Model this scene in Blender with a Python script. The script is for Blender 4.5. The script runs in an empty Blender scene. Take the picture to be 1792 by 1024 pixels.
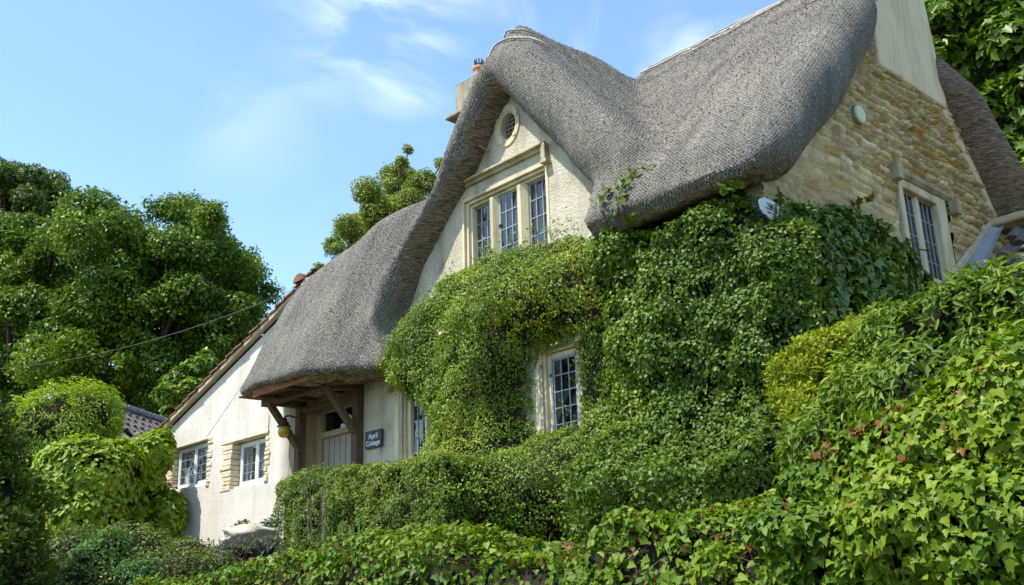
import bpy, bmesh, math, random
import numpy as np
from mathutils import Vector, Matrix
from mathutils.geometry import tessellate_polygon

random.seed(7)
rng = np.random.default_rng(11)
scene = bpy.context.scene
COL = scene.collection
R = math.radians

# ------------------------------------------------------------------ camera
FPX, PITCH, ROLL, YAW = 1756.0, R(17.3), R(1.8), R(47.05)
def _axes():
    r = np.array([1, 0, 0.]); F = np.array([0, math.cos(PITCH), math.sin(PITCH)]); u = np.array([0, -math.sin(PITCH), math.cos(PITCH)])
    c, s = math.cos(ROLL), math.sin(ROLL)
    r, u = c * r - s * u, s * r + c * u
    Z = np.array([[math.cos(YAW), -math.sin(YAW), 0], [math.sin(YAW), math.cos(YAW), 0], [0, 0, 1]])
    return Z @ r, Z @ u, Z @ F
CR, CU, CF = _axes()
def ray(x, y):
    return CF + (x - 896) / FPX * CR + (512 - y) / FPX * CU
def onY(x, y, Y):                     # where the sight line of a photo point meets a wall plane
    d = ray(x, y); return d * (Y / d[1])
def onX(x, y, X):
    d = ray(x, y); return d * (X / d[0])
def far(x, y, D):                     # the same at a horizontal distance from the lane
    d = ray(x, y); return d * (D / math.hypot(d[0], d[1]))

cam_data = bpy.data.cameras.new('camera'); cam = bpy.data.objects.new('camera', cam_data); COL.objects.link(cam)
cam_data.sensor_width = 36.0; cam_data.lens = FPX / 1792 * 36.0
cam_data.clip_start = 0.1; cam_data.clip_end = 3000
cam.matrix_world = Matrix(((CR[0], CU[0], -CF[0], 0), (CR[1], CU[1], -CF[1], 0), (CR[2], CU[2], -CF[2], 0), (0, 0, 0, 1)))
scene.camera = cam

# ------------------------------------------------------------------ object helpers
def origin(o):
    v = Vector((0, 0, 0))
    while o is not None:
        v += o.location; o = o.parent
    return v
def tag(o, label=None, cat=None, group=None, kind=None):
    if label: o['label'] = label
    if cat: o['category'] = cat
    if group: o['group'] = group
    if kind: o['kind'] = kind
    return o
def thing(name, label, cat, loc=(0, 0, 0), group=None):
    o = bpy.data.objects.new(name, None); o.location = loc; o.empty_display_size = .2
    COL.objects.link(o)
    return tag(o, label, cat, group)
def link_mesh(name, me, mats, parent=None, smooth=False, bevel=0.0, seg=2):
    o = bpy.data.objects.new(name, me); COL.objects.link(o)
    for m in (mats if isinstance(mats, (list, tuple)) else [mats]):
        me.materials.append(m)
    if parent is not None:
        org = origin(parent); o.parent = parent
        n = len(me.vertices); co = np.empty(n * 3, np.float32); me.vertices.foreach_get('co', co)
        co = co.reshape(-1, 3) - np.array(org, np.float32); me.vertices.foreach_set('co', co.ravel()); me.update()
    if smooth:
        me.polygons.foreach_set('use_smooth', np.ones(len(me.polygons), bool))
    if bevel > 0:
        b = o.modifiers.new('bevel', 'BEVEL'); b.width = bevel; b.segments = seg; b.limit_method = 'ANGLE'; b.angle_limit = R(40)
    return o

class MB:
    def __init__(s): s.v = []; s.f = []; s.mi = []; s.cur = 0
    def add(s, vs, fs):
        k = len(s.v); s.v += [tuple(map(float, p)) for p in vs]
        for f in fs: s.f.append([k + i for i in f]); s.mi.append(s.cur)
        return s
    def box(s, a, b):
        (x0, y0, z0), (x1, y1, z1) = tuple(min(p, q) for p, q in zip(a, b)), tuple(max(p, q) for p, q in zip(a, b))
        return s.add([(x0, y0, z0), (x1, y0, z0), (x1, y1, z0), (x0, y1, z0), (x0, y0, z1), (x1, y0, z1), (x1, y1, z1), (x0, y1, z1)],
                     [(0, 3, 2, 1), (4, 5, 6, 7), (0, 1, 5, 4), (1, 2, 6, 5), (2, 3, 7, 6), (3, 0, 4, 7)])
    def bar(s, p, q, w, h, up=(0, 0, 1)):
        p, q = Vector(p), Vector(q); d = (q - p).normalized(); up = Vector(up)
        a = d.cross(up).normalized() * (w / 2); b = a.cross(d).normalized() * (h / 2)
        c = [-a - b, a - b, a + b, -a + b]
        return s.add([p + i for i in c] + [q + i for i in c], [(3, 2, 1, 0), (4, 5, 6, 7), (0, 1, 5, 4), (1, 2, 6, 5), (2, 3, 7, 6), (3, 0, 4, 7)])
    def tube(s, pts, r, n=6, caps=True):
        pts = [Vector(p) for p in pts]; m = len(pts); rs = r if isinstance(r, (list, tuple)) else [r] * m
        vs = []; ref = Vector((0, 0, 1))
        for i, p in enumerate(pts):
            d = (pts[min(i + 1, m - 1)] - pts[max(i - 1, 0)]).normalized()
            if abs(d.dot(ref)) > .95: ref = Vector((1, 0, 0)) if abs(d.x) < .9 else Vector((0, 1, 0))
            a = d.cross(ref).normalized(); b = a.cross(d)
            ref = b
            for k in range(n):
                t = 2 * math.pi * k / n; vs.append(p + (a * math.cos(t) + b * math.sin(t)) * rs[i])
        fs = [(i * n + k, i * n + (k + 1) % n, (i + 1) * n + (k + 1) % n, (i + 1) * n + k) for i in range(m - 1) for k in range(n)]
        if caps: fs += [tuple(range(n))[::-1], tuple((m - 1) * n + k for k in range(n))]
        return s.add(vs, fs)
    def lathe(s, c, prof, n=20, axis='z'):
        vs = []
        for (r, h) in prof:
            for k in range(n):
                t = 2 * math.pi * k / n; a, b = r * math.cos(t), r * math.sin(t)
                vs.append((c[0] + a, c[1] + b, c[2] + h) if axis == 'z' else (c[0] + h, c[1] + a, c[2] + b))
        m = len(prof)
        fs = [(i * n + k, i * n + (k + 1) % n, (i + 1) * n + (k + 1) % n, (i + 1) * n + k) for i in range(m - 1) for k in range(n)]
        fs += [tuple(range(n))[::-1], tuple((m - 1) * n + k for k in range(n))]
        return s.add(vs, fs)
    def plate(s, outline, holes, o, U, V, N, th):      # flat slab with openings: o + u*U + v*V, thickness th against N
        o, U, V, N = map(np.array, (o, U, V, N)); polys = [outline] + holes
        flat = [p for q in polys for p in q]
        tris = tessellate_polygon([[Vector((p[0], p[1], 0)) for p in q] for q in polys])
        P = [o + U * p[0] + V * p[1] for p in flat]; B = [p - N * th for p in P]; n = len(P)
        nn = np.cross(U, V) @ N
        fs = []
        for t in tris:
            a, b, c = [np.array(flat[i]) for i in t]
            ar = (b[0] - a[0]) * (c[1] - a[1]) - (b[1] - a[1]) * (c[0] - a[0])
            if abs(ar) < 1e-9: continue
            t = tuple(t) if ar * nn > 0 else tuple(t)[::-1]
            fs.append(t); fs.append(tuple(i + n for i in t[::-1]))
        k = 0
        for q in polys:
            m = len(q)
            for i in range(m):
                a, b = k + i, k + (i + 1) % m
                fs.append((a, b, b + n, a + n))
            k += m
        return s.add(P + B, fs)
    def build(s, name, mats, parent=None, smooth=False, bevel=0.0, seg=2, fix=True):
        me = bpy.data.meshes.new(name); me.from_pydata(s.v, [], s.f)
        if any(s.mi): me.polygons.foreach_set('material_index', np.array(s.mi, np.int32))
        if fix:
            bm = bmesh.new(); bm.from_mesh(me); bmesh.ops.recalc_face_normals(bm, faces=bm.faces[:]); bm.to_mesh(me); bm.free()
        me.update()
        return link_mesh(name, me, mats, parent, smooth, bevel, seg)

def np_mesh(name, V, F, mats, parent=None, smooth=True, mi=None, attrs=None):
    V = np.asarray(V, np.float32); F = np.asarray(F, np.int32); k = F.shape[1]
    me = bpy.data.meshes.new(name); me.vertices.add(len(V)); me.vertices.foreach_set('co', V.ravel())
    me.loops.add(F.size); me.loops.foreach_set('vertex_index', F.ravel())
    me.polygons.add(len(F)); me.polygons.foreach_set('loop_start', np.arange(len(F), dtype=np.int32) * k)
    if mi is not None: me.polygons.foreach_set('material_index', np.asarray(mi, np.int32))
    me.update(calc_edges=True); me.validate()
    for nm, arr in (attrs or {}).items():
        arr = np.asarray(arr, np.float32)
        if arr.ndim == 1:
            a = me.attributes.new(nm, 'FLOAT', 'POINT'); a.data.foreach_set('value', arr)
        else:
            a = me.attributes.new(nm, 'FLOAT_COLOR', 'POINT'); a.data.foreach_set('color', np.c_[arr, np.ones(len(arr), np.float32)].ravel())
    return link_mesh(name, me, mats, parent, smooth)

# ------------------------------------------------------------------ noise
def _h(i, j, k, seed):
    n = (i.astype(np.int64) * 374761393 + j.astype(np.int64) * 668265263 + k.astype(np.int64) * 2147483647 + seed * 1274126177) & 0xffffffff
    n = ((n ^ (n >> 13)) * 1274126177) & 0xffffffff
    n = ((n ^ (n >> 16)) * 2246822519) & 0xffffffff
    return ((n ^ (n >> 15)) & 0xffff) / 65535.0
def noise(P, freq, seed=0):           # value noise 0..1
    P = np.asarray(P, float) * freq; I = np.floor(P).astype(np.int64); f = P - I; f = f * f * (3 - 2 * f)
    out = 0
    for a in (0, 1):
        for b in (0, 1):
            for c in (0, 1):
                w = (f[..., 0] if a else 1 - f[..., 0]) * (f[..., 1] if b else 1 - f[..., 1]) * (f[..., 2] if c else 1 - f[..., 2])
                out = out + w * _h(I[..., 0] + a, I[..., 1] + b, I[..., 2] + c, seed)
    return out
def fbm(P, freq, seed=0, oct=3):
    s = 0; a = 1; t = 0
    for i in range(oct): s = s + a * noise(P, freq * 2 ** i, seed + i * 17); t += a; a *= .5
    return s / t
def sstep(a, b, x):
    t = np.clip((x - a) / (b - a), 0, 1); return t * t * (3 - 2 * t)

# ------------------------------------------------------------------ materials
def new_mat(name):
    m = bpy.data.materials.new(name); m.use_nodes = True; nt = m.node_tree; nt.nodes.clear()
    out = nt.nodes.new('ShaderNodeOutputMaterial')
    def N(t, **kw):
        n = nt.nodes.new('ShaderNode' + t)
        for k, v in kw.items():
            if hasattr(n, k) and not k.startswith('i_'): setattr(n, k, v)
        return n
    def L(a, b): nt.links.new(a, b)
    return m, nt, out, N, L
def ramp(N, stops, interp='LINEAR'):
    r = N('ValToRGB'); e = r.color_ramp.elements; r.color_ramp.interpolation = interp
    while len(e) > 1: e.remove(e[-1])
    e[0].position = stops[0][0]; e[0].color = (*stops[0][1], 1)
    for p, c in stops[1:]:
        x = e.new(p); x.color = (*c, 1)
    return r
def surf(name, stops, scale=6.0, detail=6, rough=.85, bump=0.0, bscale=60.0, spec=.3, stretch=(1, 1, 1), bumpdist=.01, metallic=0.0, stain=0.0):
    """noise-coloured surface with a noise bump, in object space"""
    m, nt, out, N, L = new_mat(name)
    tc = N('TexCoord'); mp = N('Mapping'); mp.inputs['Scale'].default_value = stretch
    L(tc.outputs['Object'], mp.inputs['Vector'])
    nz = N('TexNoise'); nz.inputs['Scale'].default_value = scale; nz.inputs['Detail'].default_value = detail; nz.inputs['Roughness'].default_value = .65
    L(mp.outputs[0], nz.inputs['Vector'])
    rp = ramp(N, stops); L(nz.outputs['Fac'], rp.inputs['Fac'])
    b = N('BsdfPrincipled'); b.inputs['Roughness'].default_value = rough; b.inputs['Specular IOR Level'].default_value = spec; b.inputs['Metallic'].default_value = metallic
    col = rp.outputs[0]
    if stain > 0:                     # run-off streaks and damp patches in the coating itself
        ms = N('Mapping'); ms.inputs['Scale'].default_value = (2.6, 2.6, .42); L(tc.outputs['Object'], ms.inputs['Vector'])
        ns = N('TexNoise'); ns.inputs['Scale'].default_value = 1.3; ns.inputs['Detail'].default_value = 7; ns.inputs['Roughness'].default_value = .68; L(ms.outputs[0], ns.inputs['Vector'])
        k = 1 - stain; rs = ramp(N, [(.36, (k, k * .985, k * .95)), (.52, (1, 1, 1))]); L(ns.outputs['Fac'], rs.inputs['Fac'])
        mm = N('Mix'); mm.data_type = 'RGBA'; mm.blend_type = 'MULTIPLY'; mm.inputs[0].default_value = 1; L(col, mm.inputs[6]); L(rs.outputs[0], mm.inputs[7]); col = mm.outputs[2]
    L(col, b.inputs['Base Color'])
    if bump > 0:
        n2 = N('TexNoise'); n2.inputs['Scale'].default_value = bscale; n2.inputs['Detail'].default_value = 5; n2.inputs['Roughness'].default_value = .7
        L(mp.outputs[0], n2.inputs['Vector'])
        bp = N('Bump'); bp.inputs['Strength'].default_value = bump; bp.inputs['Distance'].default_value = bumpdist
        L(n2.outputs['Fac'], bp.inputs['Height']); L(bp.outputs[0], b.inputs['Normal'])
    L(b.outputs[0], out.inputs['Surface'])
    return m
def leafmat(name, stops, trans=.28, rough=.5, spec=.35, tint=(1.25, 1.35, .45)):
    m, nt, out, N, L = new_mat(name)
    at = N('Attribute'); at.attribute_name = 'rnd'
    rp = ramp(N, stops); L(at.outputs['Fac'], rp.inputs['Fac'])
    b = N('BsdfPrincipled'); b.inputs['Roughness'].default_value = rough; b.inputs['Specular IOR Level'].default_value = spec
    L(rp.outputs[0], b.inputs['Base Color'])
    mx = N('Mix'); mx.data_type = 'RGBA'; mx.blend_type = 'MULTIPLY'; mx.inputs[0].default_value = 1
    L(rp.outputs[0], mx.inputs[6]); mx.inputs[7].default_value = (*tint, 1)
    t = N('BsdfTranslucent'); L(mx.outputs[2], t.inputs['Color'])
    ms = N('MixShader'); ms.inputs[0].default_value = trans
    L(b.outputs[0], ms.inputs[1]); L(t.outputs[0], ms.inputs[2]); L(ms.outputs[0], out.inputs['Surface'])
    return m

M = {}
M['roughcast'] = surf('roughcast_render', stain=0.34, stops=[(.28, (.40, .335, .235)), (.46, (.60, .53, .41)), (.72, (.70, .635, .52))], scale=1.7, bump=1.0, bscale=38, rough=.95, spec=.1, bumpdist=.035)
M['white_render'] = surf('white_render', stain=0.13, stops=[(.25, (.50, .45, .39)), (.48, (.60, .55, .49)), (.8, (.64, .595, .54))], scale=1.3, bump=.35, bscale=14, rough=.9, spec=.15, bumpdist=.03)
M['limestone'] = surf('dressed_limestone', stain=0.32, stops=[(.2, (.40, .31, .18)), (.45, (.60, .50, .32)), (.8, (.74, .66, .48))], scale=3.5, stretch=(2, 2, .6), bump=.5, bscale=55, rough=.9, spec=.15, bumpdist=.008)
M['weather_stone'] = surf('weathered_hood_stone', stain=0.35, stops=[(.2, (.22, .18, .11)), (.5, (.42, .36, .24)), (.8, (.56, .50, .36))], scale=5, bump=.6, bscale=45, rough=.95, spec=.1)
M['chimney_render'] = surf('chimney_render', stain=0.24, stops=[(.2, (.54, .43, .275)), (.5, (.66, .54, .36)), (.8, (.72, .60, .42))], scale=1.6, bump=.3, bscale=20, rough=.92, spec=.1)
M['old_render'] = surf('lichened_chimney_render', stain=0.40, stops=[(.25, (.14, .13, .10)), (.5, (.29, .265, .20)), (.75, (.42, .385, .29))], scale=3, stretch=(2, 2, .7), bump=.5, bscale=40, rough=.95, spec=.1)
M['lead'] = surf('lead_came', [(.3, (.22, .23, .25)), (.7, (.34, .35, .37))], scale=20, rough=.6, spec=.4)
M['flashing'] = surf('lead_flashing', [(.3, (.20, .215, .24)), (.7, (.31, .325, .35))], scale=6, rough=.6, spec=.4, bump=.3, bscale=12)
M['white_paint'] = surf('white_paint', [(.3, (.74, .74, .72)), (.7, (.82, .82, .80))], scale=8, rough=.45, spec=.4)
M['oak'] = surf('weathered_oak', [(.25, (.05, .032, .02)), (.5, (.11, .072, .045)), (.8, (.19, .135, .09))], scale=5, stretch=(6, 6, .8), bump=.7, bscale=25, rough=.85, spec=.15)
M['red_board'] = surf('stained_soffit_board', [(.25, (.13, .055, .025)), (.5, (.22, .095, .045)), (.8, (.30, .15, .075))], scale=6, stretch=(.6, 6, 6), bump=.6, bscale=25, rough=.85, spec=.15)
M['soffit'] = surf('dry_reed_soffit', [(.25, (.085, .05, .026)), (.5, (.17, .105, .055)), (.8, (.28, .19, .11))], scale=8, stretch=(.5, 8, 8), bump=.8, bscale=18, rough=.95, spec=.1)
M['door_paint'] = surf('grey_green_door_paint', [(.3, (.23, .215, .18)), (.7, (.31, .29, .245))], scale=4, rough=.6, spec=.3)
M['door_frame'] = surf('stone_coloured_door_frame', [(.3, (.24, .19, .12)), (.7, (.36, .29, .19))], scale=5, stretch=(3, 3, .6), rough=.7, spec=.2, bump=.3)
M['black_metal'] = surf('black_iron', [(.3, (.012, .012, .013)), (.7, (.03, .03, .03))], scale=30, rough=.5, spec=.5)
M['slate'] = surf('dark_slate', [(.3, (.022, .028, .036)), (.7, (.04, .048, .06))], scale=10, rough=.6, spec=.4, bump=.25, bscale=40)
M['letter'] = surf('white_lettering', [(.3, (.80, .80, .78)), (.7, (.84, .84, .82))], rough=.6)
M['terracotta'] = surf('terracotta', [(.3, (.40, .17, .10)), (.6, (.52, .25, .16)), (.8, (.58, .34, .24))], scale=9, rough=.85, bump=.3)
M['clay_tile'] = surf('clay_tile', [(.2, (.07, .035, .025)), (.45, (.18, .075, .045)), (.7, (.27, .12, .07)), (.85, (.33, .22, .16))], scale=7, rough=.9, bump=.5, bscale=40)
M['grey_tile'] = surf('lichened_concrete_tile', [(.25, (.055, .048, .045)), (.5, (.12, .105, .10)), (.66, (.18, .155, .145)), (.8, (.45, .42, .37))], scale=9, rough=.95, bump=.6, bscale=50, spec=.15)
M['ridge_tile'] = surf('slate_grey_ridge', [(.3, (.12, .13, .15)), (.7, (.22, .23, .26))], scale=7, rough=.7)
M['mortar'] = surf('lime_mortar', [(.3, (.42, .34, .23)), (.7, (.56, .47, .33))], scale=9, rough=.95, bump=.7, bscale=40, spec=.1)
M['cream_plastic'] = surf('cream_plastic', [(.3, (.56, .54, .38)), (.7, (.64, .62, .46))], scale=4, rough=.5, spec=.4)
M['slot'] = surf('olive_slot', [(.3, (.10, .095, .02)), (.7, (.15, .14, .04))], rough=.7)
M['pale_plastic'] = surf('pale_grey_plastic', [(.3, (.50, .56, .56)), (.7, (.58, .63, .63))], scale=3, rough=.4, spec=.4)
M['navy_plastic'] = surf('navy_plastic', [(.3, (.012, .012, .05)), (.7, (.02, .018, .07))], rough=.45, spec=.4)
M['dark_ink'] = surf('dark_ink', [(.3, (.06, .08, .08)), (.7, (.09, .11, .11))], rough=.6)
M['curtain'] = surf('net_curtain', [(.3, (.66, .66, .66)), (.7, (.80, .80, .78))], scale=3, stretch=(14, 14, .4), rough=.95, spec=.05, bump=.6, bscale=5, bumpdist=.04)
M['rock'] = surf('pale_limestone_rock', [(.25, (.26, .24, .19)), (.55, (.46, .43, .35)), (.8, (.60, .56, .47))], scale=5, bump=.8, bscale=20, rough=.95, spec=.1, bumpdist=.02)
M['bark'] = surf('bark', [(.25, (.035, .028, .02)), (.55, (.085, .07, .05)), (.8, (.15, .13, .10))], scale=5, stretch=(3, 3, .7), bump=1, bscale=14, rough=.95, spec=.1, bumpdist=.03)
M['twig'] = surf('dry_twig', [(.25, (.07, .05, .032)), (.55, (.16, .12, .08)), (.8, (.28, .23, .17))], scale=12, rough=.95, spec=.1)
M['stems'] = surf('shaded_core_mat', [(.25, (.016, .016, .009)), (.55, (.04, .038, .02)), (.8, (.07, .062, .035))], scale=14, bump=1, bscale=30, rough=1, spec=.05, bumpdist=.05)  # filler core of the plants: stem brown with the inner shade painted in
M['earth'] = surf('garden_earth', [(.25, (.035, .03, .015)), (.5, (.06, .06, .022)), (.8, (.10, .11, .04))], scale=3, bump=.8, bscale=15, rough=1, spec=.05, bumpdist=.03)
M['asphalt'] = surf('lane_asphalt', [(.3, (.04, .04, .04)), (.7, (.065, .063, .06))], scale=30, bump=.6, bscale=150, rough=.9)
M['wire'] = surf('galvanised_wire', [(.3, (.26, .26, .25)), (.7, (.36, .36, .34))], rough=.55, spec=.5)
M['cable'] = surf('dark_cable', [(.3, (.10, .10, .09)), (.7, (.15, .15, .14))], rough=.7)
M['hazel'] = surf('hazel_spar', [(.2, (.22, .20, .17)), (.5, (.44, .42, .38)), (.8, (.60, .57, .51))], scale=4, rough=.95, spec=.1)
M['petal'] = surf('pale_petal', [(.3, (.72, .48, .42)), (.7, (.80, .62, .54))], rough=.8)
M['pink_petal'] = surf('pink_petal', [(.3, (.62, .10, .25)), (.7, (.72, .22, .36))], rough=.8)

def glass_mat(name, tint=(.9, .95, 1.0), refl=1.0):
    m, nt, out, N, L = new_mat(name)
    fr = N('Fresnel'); fr.inputs['IOR'].default_value = 1.52
    tr = N('BsdfTransparent'); tr.inputs['Color'].default_value = (*tint, 1)
    gl = N('BsdfGlossy'); gl.inputs['Roughness'].default_value = .03
    tc = N('TexCoord'); nz = N('TexNoise'); nz.inputs['Scale'].default_value = 5; L(tc.outputs['Object'], nz.inputs['Vector'])
    bp = N('Bump'); bp.inputs['Strength'].default_value = .25; bp.inputs['Distance'].default_value = .02; L(nz.outputs['Fac'], bp.inputs['Height']); L(bp.outputs[0], gl.inputs['Normal'])
    mu = N('Math', operation='MULTIPLY'); mu.inputs[1].default_value = refl; L(fr.outputs[0], mu.inputs[0])
    ms = N('MixShader'); L(mu.outputs[0], ms.inputs[0]); L(tr.outputs[0], ms.inputs[1]); L(gl.outputs[0], ms.inputs[2])
    L(ms.outputs[0], out.inputs['Surface']); return m
M['glass'] = glass_mat('old_window_glass', (.93, .95, .97), 1.9)
M['glass_pale'] = glass_mat('sky_lit_window_glass', (.93, .95, .97), 3.2)  # copy of the glass, reflection raised so the panes show paler sky
M['glass_dark'] = glass_mat('shaded_window_glass', (.5, .55, .58), .4)  # copy with darker tint and weak reflection, standing in for shaded panes
def amber_mat():
    m, nt, out, N, L = new_mat('amber_glass')
    b = N('BsdfPrincipled'); b.inputs['Base Color'].default_value = (.62, .40, .03, 1); b.inputs['Roughness'].default_value = .15
    b.inputs['Transmission Weight'].default_value = .35; L(b.outputs[0], out.inputs['Surface']); return m
M['amber'] = amber_mat()

def rubble_mat():
    m, nt, out, N, L = new_mat('rubble_stone')
    at = N('Attribute'); at.attribute_name = 'col'
    tc = N('TexCoord'); nz = N('TexNoise'); nz.inputs['Scale'].default_value = 18; nz.inputs['Detail'].default_value = 6; nz.inputs['Roughness'].default_value = .7; L(tc.outputs['Object'], nz.inputs['Vector'])
    rp = ramp(N, [(.25, (.62, .58, .52)), (.5, (1, 1, 1)), (.75, (1.25, 1.22, 1.15))]); L(nz.outputs['Fac'], rp.inputs['Fac'])
    mx = N('Mix'); mx.data_type = 'RGBA'; mx.blend_type = 'MULTIPLY'; mx.inputs[0].default_value = 1
    L(at.outputs['Color'], mx.inputs[6]); L(rp.outputs[0], mx.inputs[7])
    b = N('BsdfPrincipled'); b.inputs['Roughness'].default_value = .95; b.inputs['Specular IOR Level'].default_value = .1; L(mx.outputs[2], b.inputs['Base Color'])
    n2 = N('TexNoise'); n2.inputs['Scale'].default_value = 45; n2.inputs['Detail'].default_value = 5; L(tc.outputs['Object'], n2.inputs['Vector'])
    bp = N('Bump'); bp.inputs['Strength'].default_value = .8; bp.inputs['Distance'].default_value = .015; L(n2.outputs['Fac'], bp.inputs['Height']); L(bp.outputs[0], b.inputs['Normal'])
    L(b.outputs[0], out.inputs['Surface']); return m
M['rubble'] = rubble_mat()

def thatch_mat():
    m, nt, out, N, L = new_mat('netted_thatch')
    uv = N('UVMap'); uv.uv_map = 'UVMap'
    tc = N('TexCoord')
    sx = N('SeparateXYZ'); L(uv.outputs[0], sx.inputs[0])
    # straw butts: fine noise, drawn out a little down the slope
    mp = N('Mapping'); mp.inputs['Scale'].default_value = (44, 25, 1); L(uv.outputs[0], mp.inputs['Vector'])
    n1 = N('TexNoise'); n1.inputs['Scale'].default_value = 1; n1.inputs['Detail'].default_value = 4; n1.inputs['Roughness'].default_value = .75; L(mp.outputs[0], n1.inputs['Vector'])
    r1 = ramp(N, [(.36, (.035, .034, .033)), (.45, (.12, .117, .112)), (.55, (.23, .225, .217)), (.66, (.50, .49, .47))]); L(n1.outputs['Fac'], r1.inputs['Fac'])
    # slow weathering
    n2 = N('TexNoise'); n2.inputs['Scale'].default_value = 1.1; n2.inputs['Detail'].default_value = 5; L(tc.outputs['Object'], n2.inputs['Vector'])
    r2 = ramp(N, [(.3, (.68, .63, .56)), (.5, (.88, .82, .735)), (.72, (1.08, 1.0, .89))]); L(n2.outputs['Fac'], r2.inputs['Fac'])
    mx = N('Mix'); mx.data_type = 'RGBA'; mx.blend_type = 'MULTIPLY'; mx.inputs[0].default_value = 1; L(r1.outputs[0], mx.inputs[6]); L(r2.outputs[0], mx.inputs[7])
    mp3 = N('Mapping'); mp3.inputs['Scale'].default_value = (5.5, .7, 1); L(uv.outputs[0], mp3.inputs['Vector'])
    n3 = N('TexNoise'); n3.inputs['Scale'].default_value = 1; n3.inputs['Detail'].default_value = 5; n3.inputs['Roughness'].default_value = .6; L(mp3.outputs[0], n3.inputs['Vector'])
    r3 = ramp(N, [(.34, (.56, .55, .52)), (.5, (1, 1, 1)), (.66, (1.32, 1.29, 1.22))]); L(n3.outputs['Fac'], r3.inputs['Fac'])
    mxs = N('Mix'); mxs.data_type = 'RGBA'; mxs.blend_type = 'MULTIPLY'; mxs.inputs[0].default_value = 1; L(mx.outputs[2], mxs.inputs[6]); L(r3.outputs[0], mxs.inputs[7]); mx = mxs
    # hexagon-like wire netting: two sets of zig-zag strands
    def math_(op, a, b=None):
        n = N('Math', operation=op)
        for i, v in enumerate((a, b)):
            if v is None: continue
            if isinstance(v, (int, float)): n.inputs[i].default_value = v
            else: L(v, n.inputs[i])
        return n.outputs[0]
    wob = N('TexNoise'); wob.inputs['Scale'].default_value = 2.2; L(uv.outputs[0], wob.inputs['Vector'])
    wv = math_('MULTIPLY', wob.outputs['Fac'], .5)
    u = math_('ADD', math_('MULTIPLY', sx.outputs[0], 25.0), wv); v = math_('ADD', math_('MULTIPLY', sx.outputs[1], 19.0), wv)
    tri = math_('MULTIPLY', math_('PINGPONG', v, .5), .9)          # zig-zag offset 0..0.45
    s1 = math_('PINGPONG', math_('ADD', u, tri), .5); s2 = math_('PINGPONG', math_('SUBTRACT', u, tri), .5)
    lo = math_('MINIMUM', s1, s2)
    net = math_('LESS_THAN', lo, .085)
    mx2 = N('Mix'); mx2.data_type = 'RGBA'; L(math_('MULTIPLY', net, .78), mx2.inputs[0]); L(mx.outputs[2], mx2.inputs[6]); mx2.inputs[7].default_value = (.40, .38, .35, 1)
    b = N('BsdfPrincipled'); b.inputs['Roughness'].default_value = .95; b.inputs['Specular IOR Level'].default_value = .12; L(mx2.outputs[2], b.inputs['Base Color'])
    h = math_('ADD', n1.outputs['Fac'], math_('MULTIPLY', net, .25))
    bp = N('Bump'); bp.inputs['Strength'].default_value = 1; bp.inputs['Distance'].default_value = .035; L(h, bp.inputs['Height']); L(bp.outputs[0], b.inputs['Normal'])
    L(b.outputs[0], out.inputs['Surface']); return m
M['thatch'] = thatch_mat()
def under_mat():
    m, nt, out, N, L = new_mat('cut_straw_edge')
    tc = N('TexCoord'); mp = N('Mapping'); mp.inputs['Scale'].default_value = (9, 9, 55); mp.inputs['Rotation'].default_value = (R(25), R(12), 0); L(tc.outputs['Object'], mp.inputs['Vector'])
    n1 = N('TexNoise'); n1.inputs['Scale'].default_value = 1; n1.inputs['Detail'].default_value = 6; n1.inputs['Roughness'].default_value = .75; L(mp.outputs[0], n1.inputs['Vector'])
    r1 = ramp(N, [(.34, (.06, .042, .029)), (.46, (.20, .15, .11)), (.58, (.37, .295, .225)), (.70, (.60, .51, .41))]); L(n1.outputs['Fac'], r1.inputs['Fac'])
    b = N('BsdfPrincipled'); b.inputs['Roughness'].default_value = 1; b.inputs['Specular IOR Level'].default_value = .08; L(r1.outputs[0], b.inputs['Base Color'])
    bp = N('Bump'); bp.inputs['Strength'].default_value = 1; bp.inputs['Distance'].default_value = .06; L(n1.outputs['Fac'], bp.inputs['Height']); L(bp.outputs[0], b.inputs['Normal'])
    L(b.outputs[0], out.inputs['Surface']); return m
M['under'] = under_mat()
M['straw'] = leafmat('straw_stub', [(0, (.07, .065, .058)), (.4, (.17, .16, .145)), (.8, (.30, .285, .26)), (1, (.44, .42, .38))], trans=.1, rough=.9, spec=.1, tint=(1, 1, 1))

M['leaf_jasmine'] = leafmat('fine_climber_leaf', [(0, (0.064, 0.111, 0.010)), (.35, (0.136, 0.224, 0.020)), (.7, (0.219, 0.297, 0.027)), (.93, (0.347, 0.387, 0.038)), (1, (0.437, 0.297, 0.069))])
M['leaf_climber'] = leafmat('climber_leaf', [(0, (0.043, 0.084, 0.008)), (.4, (0.085, 0.148, 0.013)), (.75, (0.139, 0.214, 0.018)), (.95, (0.232, 0.285, 0.026)), (1, (0.340, 0.261, 0.039))])
M['leaf_ivydark'] = leafmat('dark_ivy_leaf', [(0, (0.045, 0.088, 0.011)), (.45, (0.088, 0.155, 0.016)), (.8, (0.152, 0.230, 0.023)), (1, (0.277, 0.349, 0.040))], rough=.35, spec=.5, trans=.2)
M['leaf_ivy'] = leafmat('bright_ivy_leaf', [(0, (0.039, 0.085, 0.009)), (.3, (0.074, 0.146, 0.009)), (.65, (0.127, 0.204, 0.009)), (.88, (0.201, 0.266, 0.016)), (.955, (0.262, 0.293, 0.034)), (.965, (0.192, 0.066, 0.011)), (1, (0.131, 0.049, 0.009))], rough=.5, spec=.22, trans=.26)
M['leaf_dead'] = leafmat('dead_ivy_leaf', [(0, (.06, .028, .012)), (.5, (.16, .065, .025)), (.85, (.26, .12, .05)), (1, (.34, .20, .10))], rough=.8, spec=.15, trans=.15, tint=(1.2, .9, .6))
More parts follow.
